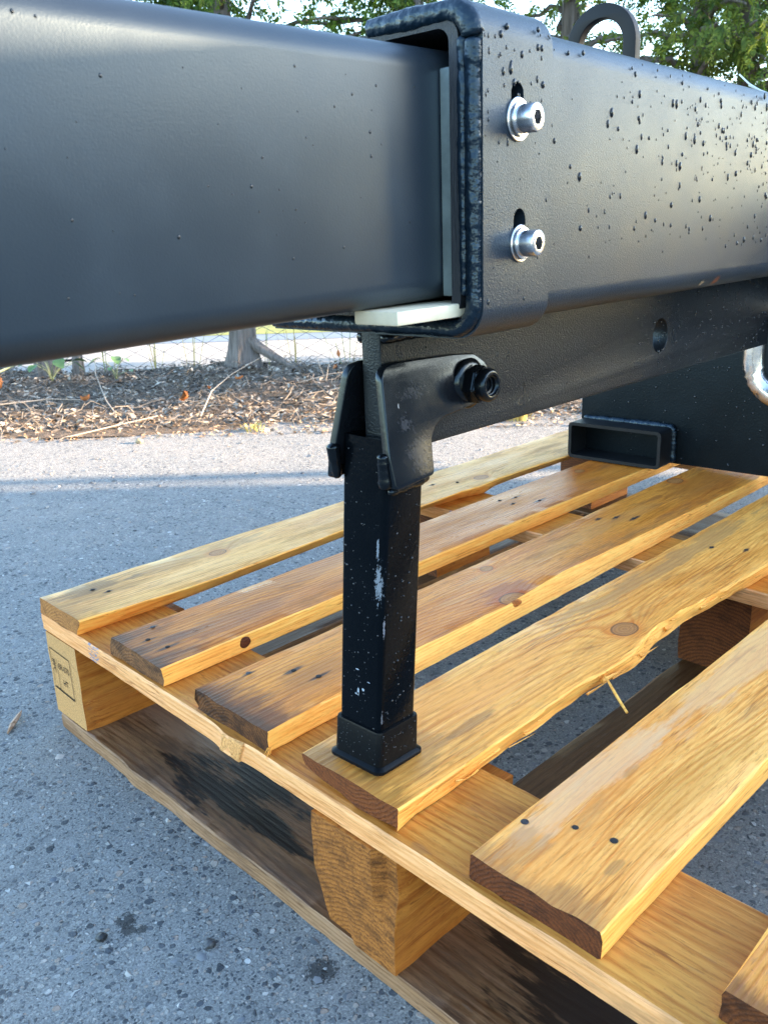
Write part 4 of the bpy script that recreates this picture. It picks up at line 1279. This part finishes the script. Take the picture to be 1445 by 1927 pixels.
def tree(pos, seed, r_base, lean, height, crown_r, z_lo, n_low, n_high, mat, label, holes=(), roots=False, group='conifers along the fence'):
    root = empty('conifer_tree', pos)
    tag(root, label, 'tree', group)
    rs = np.random.default_rng(seed)
    H = height
    paths, radii = [], []
    P, Rr = [], []
    for k in range(14):
        t = k / 13
        z = -0.06 + (H + .06) * t
        fl = 1 + .5 * math.exp(-max(z, 0) / .07)
        P.append((lean[0] * z + .02 * math.sin(z * 2.3 + seed), lean[1] * z + .02 * math.cos(z * 1.9 + seed), z)); Rr.append(max(.006, r_base * fl * (1 - t) ** .8))
    # extra detail near the ground
    Pn, Rn = [], []
    for k in range(10):
        z = -0.06 + .5 * k / 9
        fl = 1 + .5 * math.exp(-max(z, 0) / .07)
        Pn.append((lean[0] * z + .02 * math.sin(z * 2.3 + seed), lean[1] * z + .02 * math.cos(z * 1.9 + seed), z)); Rn.append(r_base * fl * (1 - z / H) ** .8)
    P = Pn + [p for p in P if p[2] > .55]; Rr = Rn + Rr[-(len(P) - 10):]
    V, F = tube_mesh([P], [Rr], 20)
    V = np.array(V)
    axis_xy = np.array([[np.interp(v[2], [p[2] for p in P], [p[0] for p in P]), np.interp(v[2], [p[2] for p in P], [p[1] for p in P])] for v in V])
    ang = np.arctan2(V[:, 1] - axis_xy[:, 1], V[:, 0] - axis_xy[:, 0])
    k_ = 1 + .13 * np.sin(ang * 5 + seed) + .09 * np.sin(ang * 9 + V[:, 2] * 9)
    V[:, :2] = axis_xy + (V[:, :2] - axis_xy) * k_[:, None]
    paths = []; rads = []
    if roots:
        for a, L in ((-1.15, .34),):
            c_, s_ = math.cos(a), math.sin(a)
            paths.append([(c_ * .03, s_ * .03, .13), (c_ * .10, s_ * .10, .075), (c_ * L * .6, s_ * L * .6, .02), (c_ * L, s_ * L, -.05)]); rads.append([.032, .027, .018, .010])
    # limbs
    limb_pts, limb_dir = [], []
    zc = z_lo
    while zc < H * .97:
        for q in range(2):
            a = rs.random() * 2 * math.pi
            L = crown_r * (0.55 + .6 * rs.random()) * (1 - .75 * (zc / H) ** 1.5)
            up = .25 + .5 * rs.random()
            bx, by = np.interp(zc, [p[2] for p in P], [p[0] for p in P]), np.interp(zc, [p[2] for p in P], [p[1] for p in P])
            pts = []
            for u in np.linspace(0, 1, 6):
                pts.append((bx + math.cos(a) * L * u + .02 * rs.normal(), by + math.sin(a) * L * u + .02 * rs.normal(), zc + L * up * u - .35 * L * u * u + .01 * rs.normal()))
            paths.append(pts); rads.append([.012 * (1 - .8 * u) + .0015 for u in np.linspace(0, 1, 6)])
            limb_pts.append(np.array(pts)); limb_dir.append((math.cos(a), math.sin(a)))
        zc += .055 if zc < 2.1 else .16
    V2, F2 = tube_mesh(paths, rads, 6)
    nV = len(V)
    F = list(F) + [tuple(i + nV for i in f) for f in F2]
    V = np.concatenate([V, np.array(V2)], 0)
    mk('trunk', V, F, M['bark'], root, 60)
    # sprays hang from the limbs
    C_, D_ = [], []
    lows = [i for i, p in enumerate(limb_pts) if p[0][2] < 2.1]; highs = [i for i, p in enumerate(limb_pts) if p[0][2] >= 2.1]
    for ids, n in ((lows, int(n_low * 2.5)), (highs, n_high)):
        if not ids: continue
        for _ in range(n):
            p = limb_pts[ids[rs.integers(len(ids))]]
            u = rs.random() ** .7 * 4.99
            i = int(u); q = p[i] * (1 - (u - i)) + p[i + 1] * (u - i)
            dv = p[i + 1] - p[i]
            C_.append(q + rs.normal(0, .035, 3) + np.array([0, 0, -.02])); D_.append(dv / np.linalg.norm(dv) + rs.normal(0, .55, 3) + np.array([0, 0, -.5]))
    Vq, Fq = sprays(np.array(C_), np.array(D_), np.asarray(.05 + .045 * rs.random(len(C_))), 17, rs)
    keep = np.ones(len(Fq), bool)
    mk('crown', Vq, Fq, mat, root, None)
    return root

tree((1.92, 2.19, .045), 2, .056, (.02, -.03), 4.2, .75, 1.12, 750, 350, M['leaf'], 'thick grey trunk with spreading roots in front of the fence', roots=True)
tree((1.30, 2.81, .06), 3, .034, (.0, .0), 3.9, .6, 1.1, 450, 250, M['leaf'], 'slim conifer at the left end of the litter bank')
tree((1.41, 2.69, .05), 4, .017, (.05, -.02), 3.2, .5, 1.15, 250, 150, M['leaf_y'], 'sapling stem between the slim conifer and the thick trunk')
tree((2.50, 1.62, .05), 5, .055, (.0, .02), 4.3, .55, 1.15, 500, 350, M['leaf'], 'conifer behind the collar of the beam')
tree((3.02, 1.26, .05), 6, .045, (.0, .0), 4.0, .55, 1.1, 252, 300, M['leaf_y'], 'conifer left of the lifting lug')
tree((3.28, .82, .05), 7, .040, (.005, .0), 4.2, .55, 1.05, 363, 300, M['leaf_y'], 'conifer with pale olive sprays right of the lifting lug')
tree((3.55, .72, .05), 8, .036, (.0, .01), 4.1, .55, 1.0, 363, 300, M['leaf'], 'dark conifer stem behind the olive sprays')
tree((3.43, .66, .05), 9, .040, (.012, .0), 4.3, .55, 1.0, 363, 300, M['leaf'], 'conifer with the paler trunk near the right edge')
tree((3.85, .25, .05), 10, .05, (.0, .0), 4.4, .7, .95, 420, 350, M['leaf_y'], 'conifer at the right edge of the row')
tree((4.45, -.30, .05), 11, .05, (.0, .0), 4.3, .7, 1.0, 250, 250, M['leaf'], 'conifer beyond the right edge of the picture')

# ------------------------------------------------------------------ litter, twigs, weeds, stones
def scatter_leaves(n, seed, nr, sr, size, ramp, name, label, lift=.012):
    rs = np.random.default_rng(seed)
    n_ = nr[0] + (nr[1] - nr[0]) * rs.random(n); s_ = sr[0] + (sr[1] - sr[0]) * rs.random(n)
    z = litter_h(n_, s_) + lift * rs.random(n)
    c = np.stack([NV.x * n_ + SV.x * s_, NV.y * n_ + SV.y * s_, np.maximum(z, .003)], 1)
    a = rs.random(n) * 2 * np.pi; L = size * (.4 + rs.random(n) ** 2 * 1.2); w = L * (.14 + .36 * rs.random(n))
    d = np.stack([np.cos(a), np.sin(a), rs.normal(0, .35, n)], 1); e = np.stack([-np.sin(a), np.cos(a), rs.normal(0, .45, n)], 1)
    up = np.zeros((n, 3)); up[:, 2] = L * .22 * rs.random(n)
    p0 = c - d * L[:, None]; p1 = c + e * w[:, None] + up; p2 = c + d * L[:, None]; p3 = c - e * w[:, None] + up
    V = np.stack([p0, p1, c, p3, p2], 1)
    fi = np.array([[0, 1, 2], [0, 2, 3], [1, 4, 2], [2, 4, 3]])
    F = (fi[None] + (np.arange(n) * 5)[:, None, None]).reshape(-1, 3)
    g = Gr(name + '_leaf')
    gi = g.new('ShaderNodeNewGeometry')
    cc = g.ramp(S(g, gi.outputs['Random Per Island']), ramp)
    g.set(color=cc, rough=.8, spec=.25)
    o = mk(name, V.reshape(-1, 3), F, g.mat)
    tag(o, label, 'leaf litter', kind='stuff')
    return o
scatter_leaves(30000, 21, (1.80, 3.05), (-3.6, 2.4), .0125, [(0, (.03, .027, .024)), (.35, (.11, .095, .083)), (.65, (.22, .19, .16)), (.9, (.37, .32, .26)), (1, (.52, .46, .38))],
               'leaf_litter', 'grey brown fallen leaves and bark chips under the fence')
scatter_leaves(7000, 22, (1.66, 2.0), (-3.6, 2.4), .0095, [(0, (.10, .07, .05)), (.4, (.28, .19, .12)), (.8, (.45, .31, .19)), (1, (.58, .45, .3))],
               'needle_litter', 'tan needles and chips along the asphalt edge', .004)  # warm tan of the sunlit strip is put into these colours
# twigs as one mass
rs = np.random.default_rng(31)
paths, radii = [], []
for k in range(1500):
    n_, s_ = 1.75 + 1.25 * rs.random(), -3.4 + 5.6 * rs.random()
    L = .03 + .12 * rs.random() ** 2; a = rs.random() * 6.28
    z = float(litter_h(np.float64(n_), s_)) + .008 + .02 * rs.random()
    c = NV * n_ + SV * s_
    paths.append([(c.x + math.cos(a) * L * u + .01 * rs.normal(), c.y + math.sin(a) * L * u + .01 * rs.normal(), z + .03 * math.sin(3 * u) * rs.random()) for u in (-.5, -.1, .25, .5)])
    radii.append(.0007 + .0013 * rs.random() ** 2)
V, F = tube_mesh(paths, radii, 5)
M['twig'] = simple('grey_twig', (0.19, 0.165, 0.14), .85, 0, .4, 9.0)
o = mk('twig_litter', V, F, M['twig'], smooth=60); tag(o, 'thin grey twigs strewn over the leaf litter', 'twigs', kind='stuff')

def stick(P, r, label, mat=None, cat='stick', name='fallen_stick', grp=None):
    V, F = tube_mesh([P], [[q * .4 for q in r] if isinstance(r, list) else r], 7)
    o = mk(name, V, F, mat or M['twig'], smooth=60)
    return tag(o, label, cat, grp)
M['pale_stick'] = simple('bleached_stick', (0.30, 0.26, 0.215), .8, 0, .2, 12.0)
def gp(n, s, h): p = ns(n, s); return (p[0], p[1], float(litter_h(np.float64(n), s)) + h)
stick([gp(2.05, -1.15, .02), gp(2.10, -.95, .03), gp(2.17, -.78, .03), gp(2.20, -.62, .02)], [.009, .008, .006, .004], 'long bleached stick lying at the left of the litter bank', M['pale_stick'])
stick([gp(2.02, -.50, .01), gp(2.12, -.56, .04), gp(2.35, -.66, .09), gp(2.55, -.72, .11)], [.005, .005, .004, .003], 'curved pale stick leaning left of the thick trunk', M['pale_stick'])
stick([gp(1.92, -.18, .01), gp(2.10, -.17, .06), gp(2.25, -.12, .09), gp(2.5, -.04, .10)], [.006, .006, .005, .003], 'forked looking dry stalk standing below the thick trunk', M['pale_stick'])
stick([gp(1.70, -.58, .012), gp(1.80, -.44, .012), gp(1.9, -.32, .02)], [.006, .006, .005], 'short tan stick at the asphalt edge', M['pale_stick'])
stick([gp(2.35, .12, .03), gp(2.38, .24, .05), gp(2.45, .36, .06)], [.004, .004, .003], 'thin dry stem in front of the thick trunk roots', M['pale_stick'])
M['bramble'] = simple('bramble_stem', (0.20, 0.24, 0.13), .6, 0, .3, 20.0)
stick([gp(1.85, -1.35, .06), gp(2.0, -1.15, .09), gp(2.1, -1.0, .12), gp(2.3, -.93, .15), gp(2.6, -.85, .17), gp(2.8, -.78, .14)], .0042, 'green bramble stem arching over the litter at the left', M['bramble'], 'bramble', 'bramble_stem')
# bramble leaves near the left stems
def leaf_plant(pos, seed, n, size, mat, label, h=.16, cat='weed', name='weed_plant'):
    rs = np.random.default_rng(seed)
    root = empty(name, pos); tag(root, label, cat)
    paths = []; C = []
    for k in range(n):
        a = rs.random() * 6.28; L = .03 + .08 * rs.random(); hh = h * (.4 + .7 * rs.random())
        e = (math.cos(a) * L, math.sin(a) * L, hh)
        paths.append([(0, 0, 0), (e[0] * .3, e[1] * .3, hh * .6), e]); C.append((e, a))
    V, F = tube_mesh(paths, [.0018] * n, 5); mk('stem', V, F, M['bramble'], root, 60)
    for (e, a) in C:
        s = size * (.6 + .7 * rs.random())
        t = np.linspace(0, 1, 7); Vl = []; Fl = []
        d = np.array([math.cos(a), math.sin(a), rs.normal(-.2, .4)]); w = np.array([-math.sin(a), math.cos(a), rs.normal(0, .3)])
        for u in t:
            wd = s * .42 * math.sin(math.pi * min(1, u * .93 + .05)) ** .8
            c = np.array(e) + d * s * u - np.array([0, 0, .3 * s * u * u])
            Vl += [c - w * wd + np.array([0, 0, wd * .3]), c, c + w * wd + np.array([0, 0, wd * .3])]
        for i in range(6):
            b = i * 3; Fl += [(b, b + 1, b + 4, b + 3), (b + 1, b + 2, b + 5, b + 4)]
        mk('leaf', Vl, Fl, mat, root, 180)
    return root
M['weed'] = simple('weed_leaf', (0.10, 0.19, 0.07), .55, 0, .3, 40.0)
M['orange'] = simple('rust_orange_leaf', (0.36, 0.12, 0.03), .7, 0, .4, 60.0, 0.002)
leaf_plant(gp(2.72, -.97, 0), 41, 8, .05, M['weed'], 'leafy green weed beside the slim conifer')
leaf_plant(gp(2.80, -.72, 0), 42, 5, .045, M['weed'], 'pale weed between the sapling and the thick trunk', .10)
def dead_leaf(pos, size, seed, label, tall=1.0):
    rs = np.random.default_rng(seed)
    bm = bmesh.new()
    N_ = 7
    vs = [[None] * N_ for _ in range(N_)]
    for i in range(N_):
        for j in range(N_):
            u, v = i / (N_ - 1) * 2 - 1, j / (N_ - 1) * 2 - 1
            wd = (1 - abs(u) ** 1.7)
            vs[i][j] = bm.verts.new((u * size, v * size * .55 * wd + .1 * size * rs.normal() * .4, size * (.55 * v * v + .35 * u * u) * tall + .06 * size * rs.normal()))
    for i in range(N_ - 1):
        for j in range(N_ - 1): bm.faces.new((vs[i][j], vs[i + 1][j], vs[i + 1][j + 1], vs[i][j + 1]))
    o = bm_obj('dead_leaf', bm, M['orange'], None, 180)
    o.location = pos; o.rotation_euler = (rs.normal(0, .5), rs.normal(0, .4) + (.9 if tall > 1 else 0), rs.random() * 6)
    return tag(o, label, 'leaf', 'rust orange dead leaves in the litter')
dead_leaf(gp(2.15, -.27, .035), .019, 1, 'upright rust orange leaf below the thick trunk', 1.8)
dead_leaf(gp(2.30, -.22, .03), .014, 2, 'small orange leaf right of the upright one')
dead_leaf(gp(2.42, -.12, .03), .016, 3, 'rust leaf nearest the thick trunk base')
dead_leaf(gp(2.33, -1.02, .05), .032, 4, 'big orange leaf at the left edge', 1.6)
dead_leaf(gp(2.14, -.64, .03), .022, 5, 'brown red leaf under the curved stick')
dead_leaf(gp(2.72, .26, .06), .016, 6, 'orange leaf cluster beside the leg near the fence', 1.8)
dead_leaf(gp(2.62, .24, .03), .016, 7, 'orange leaf lower down beside the leg', 1.8)
stick([gp(2.45, .22, .01), gp(2.5, .235, .10), gp(2.55, .25, .17)], [.003, .003, .002], 'dry white stalk left of the leg', M['pale_stick'])
stick([gp(2.45, .22, .01), gp(2.46, .19, .08), gp(2.5, .18, .13)], [.003, .003, .002], 'dry white stalk leaning beside the other at the leg', M['pale_stick'])

# grass tufts
def tuft(pos, seed, n, h, label, mat):
    rs = np.random.default_rng(seed)
    V, F = [], []
    for k in range(n):
        a = rs.random() * 6.28; r = .05 * rs.random(); b = np.array([math.cos(a) * r, math.sin(a) * r, 0]); hh = h * (.5 + .7 * rs.random())
        d = np.array([math.cos(a), math.sin(a), 0]) * hh * (.2 + .7 * rs.random()); w = np.array([-math.sin(a), math.cos(a), 0]) * .0016
        i = len(V)
        V += [b - w, b + w, b + d * .4 + w + np.array([0, 0, hh * .7]), b + d * .4 - w + np.array([0, 0, hh * .7]), b + d + np.array([0, 0, hh * .85])]
        F += [(i, i + 1, i + 2, i + 3), (i + 3, i + 2, i + 4)]
    o = mk('grass_tuft', V, F, mat); o.location = pos
    return tag(o, label, 'grass', 'dry grass tufts')
M['straw'] = simple('dry_yellow_grass', (0.46, 0.37, 0.11), .8, 0, .3, 30.0)
M['grassg'] = simple('green_grass_blade', (0.20, 0.27, 0.07), .7, 0, .3, 30.0)
tuft((1.88, .63, .004), 1, 140, .035, 'low yellow grass tuft seen right of the leg under the beam', M['straw'])
tuft((1.25, 1.21, .004), 2, 60, .018, 'small dry tuft at the asphalt edge left of the leg', M['straw'])
for k, (n_, s_) in enumerate(((2.96, -1.05), (2.98, -.82), (3.0, -.42), (3.0, -.1), (2.98, .05), (3.0, .28), (3.02, -.6))):
    tuft(gp(n_, s_, 0), 10 + k, 7, .18 + .05 * (k % 3), ('tall %s grass blades at the foot of the fence, %s' % ('green' if k % 2 else 'straw coloured', ('left of the sapling', 'right of the sapling', 'left of the trunk', 'behind the trunk root', 'right of the trunk', 'seen beside the leg', 'between sapling and thick trunk')[k])), M['grassg'] if k % 2 else M['straw'])

# loose and half-sunk stones in the asphalt
rs = np.random.default_rng(51)
n_ = 12000
u, w = rs.random(n_), rs.random(n_)
px_ = -.75 + 2.3 * u; py_ = -1.0 + 2.4 * w
s_ = (.0014 + .0052 * rs.random(n_) ** 3)
pos = np.stack([px_, py_, np.full(n_, -.0003) - s_ * .25], 1)
scl = np.stack([s_ * (.7 + .6 * rs.random(n_)), s_ * (.7 + .6 * rs.random(n_)), s_ * (.38 + .2 * rs.random(n_))], 1)
g = Gr('aggregate_stone')
gi = g.new('ShaderNodeNewGeometry')
cc = g.ramp(S(g, gi.outputs['Random Per Island']), [(0, (.035, .042, .05)), (.3, (.10, .11, .125)), (.6, (.19, .195, .2)), (.85, (.30, .30, .285)), (.95, (.28, .21, .16)), (1, (.5, .5, .48))])
g.set(color=cc, rough=.7, spec=.4)
o = blobs('asphalt_stones', pos, scl, g.mat, None, (ICO1_V, ICO1_F), .16, 'stuff', 40); tag(o, 'small stones set in the worn asphalt', 'stones', kind='stuff')
n_ = 420
pos = np.stack([.2 + 1.5 * rs.random(n_), .3 + 1.7 * rs.random(n_), np.full(n_, .001)], 1); s_ = .002 + .005 * rs.random(n_) ** 3
o = blobs('loose_gravel', pos, np.stack([s_, s_ * .8, s_ * .6], 1), g.mat, None, (ICO1_V, ICO1_F), .16, 'stuff', 40); tag(o, 'loose gravel crumbs on the sunlit asphalt', 'gravel', kind='stuff')

def pebble(x, y, r, label, colr, seed):
    bm = bmesh.new(); bmesh.ops.create_icosphere(bm, subdivisions=2, radius=r)
    rs = np.random.default_rng(seed)
    for v in bm.verts: v.co *= 1 + .13 * rs.normal(); v.co.z *= .7
    o = bm_obj('pebble', bm, simple('pebble_stone_%d' % seed, colr, .5, 0, .4, 200.0, .001), None, 50)
    o.location = (x, y, r * .45)
    return tag(o, label, 'pebble', 'pebbles on the asphalt')
pebble(-.150, -.395, .0052, 'black shiny pebble left of the dark oil spot', (.02, .022, .022), 1)
pebble(-.0858, -.4755, .0056, 'dark grey pebble right of the oil spot near the bottom board', (.06, .062, .065), 2)
pebble(.045, -.245, .0055, 'dark pebble against the edge of the bottom board', (.05, .055, .065), 3)
pebble(.92, 1.36, .012, 'tan pebble on the sunlit asphalt by the leaf litter', (.36, .27, .15), 4)
# wood chip lying on the asphalt at the left
M['chip'] = wood('grey_wood_chip', 91, (0.34, 0.36, 0.62), (0.24, 0.24, 0.4), .3, rough=.7)
V, F = tube_mesh([[(-.062, .017, .003), (-.050, .030, .0045), (-.034, .045, .006), (-.026, .056, .005)]], [[.0012, .0036, .0030, .0006]], 5)
V = [(x, y, z if z < .02 else z) for x, y, z in V]
o = mk('wood_chip', V, F, M['chip'], smooth=60); tag(o, 'thin wood splinter lying on the asphalt left of the pallet', 'wood chip')


# ------------------------------------------------------------------ unseen box and post added right of the view to shade the pallet
M['occ_wall'] = simple('grey_cladding', (0.24, 0.25, 0.26), .8, 0, .15, 6.0)
M['occ_roof'] = simple('dark_roofing', (0.07, 0.07, 0.075), .85, 0, .2, 6.0)
occ_box = empty('sun_occluder', ns(1.03, 6.0, 0)); occ_box.rotation_euler = (0, 0, R(-45))   # local x = along the view to the right, y = away
tag(occ_box, 'low grey cabin standing to the right of the viewpoint', 'occluder')
SH = 2.02
bm = box_bm(0, 2.4, -7.0, 0.0, 0.0, SH - .1, .01, 1); bm_obj('wall', bm, M['occ_wall'], occ_box)
bm = box_bm(-.08, 2.5, -7.1, .03, SH - .1, SH, .01, 1); bm_obj('roof', bm, M['occ_roof'], occ_box)
bm = box_bm(-.03, -.002, -2.4, -1.5, .05, 1.75, .008, 1); bm_obj('door', bm, M['occ_roof'], occ_box)
blocker = empty('streak_blocker', ns(1.14, 6.0, 0)); blocker.rotation_euler = (0, 0, R(-45))  # thin upright added out of view, casts a streak of shade
tag(blocker, 'tall narrow grey tank added out of view for a streak of shade, beside the cabin', 'blocker')
V, F = lathe([(0, .001), (0, .034), (SH - .06, .034), (SH, .02), (SH, .001)], 28, 'Z'); mk('body', V, F, M['occ_wall'], blocker, 40)
# shrubs at the right-hand end of the hedge line, shading the litter from the low sun
tree(ns(2.45, 4.6), 61, .03, (0, 0), 2.6, .42, .12, 1500, 200, M['leaf'], 'bushy low conifer at the right end of the row, nearer one')
tree(ns(2.95, 4.9), 62, .03, (0, 0), 2.8, .45, .12, 1500, 200, M['leaf'], 'bushy low conifer at the right end of the row, by the fence')
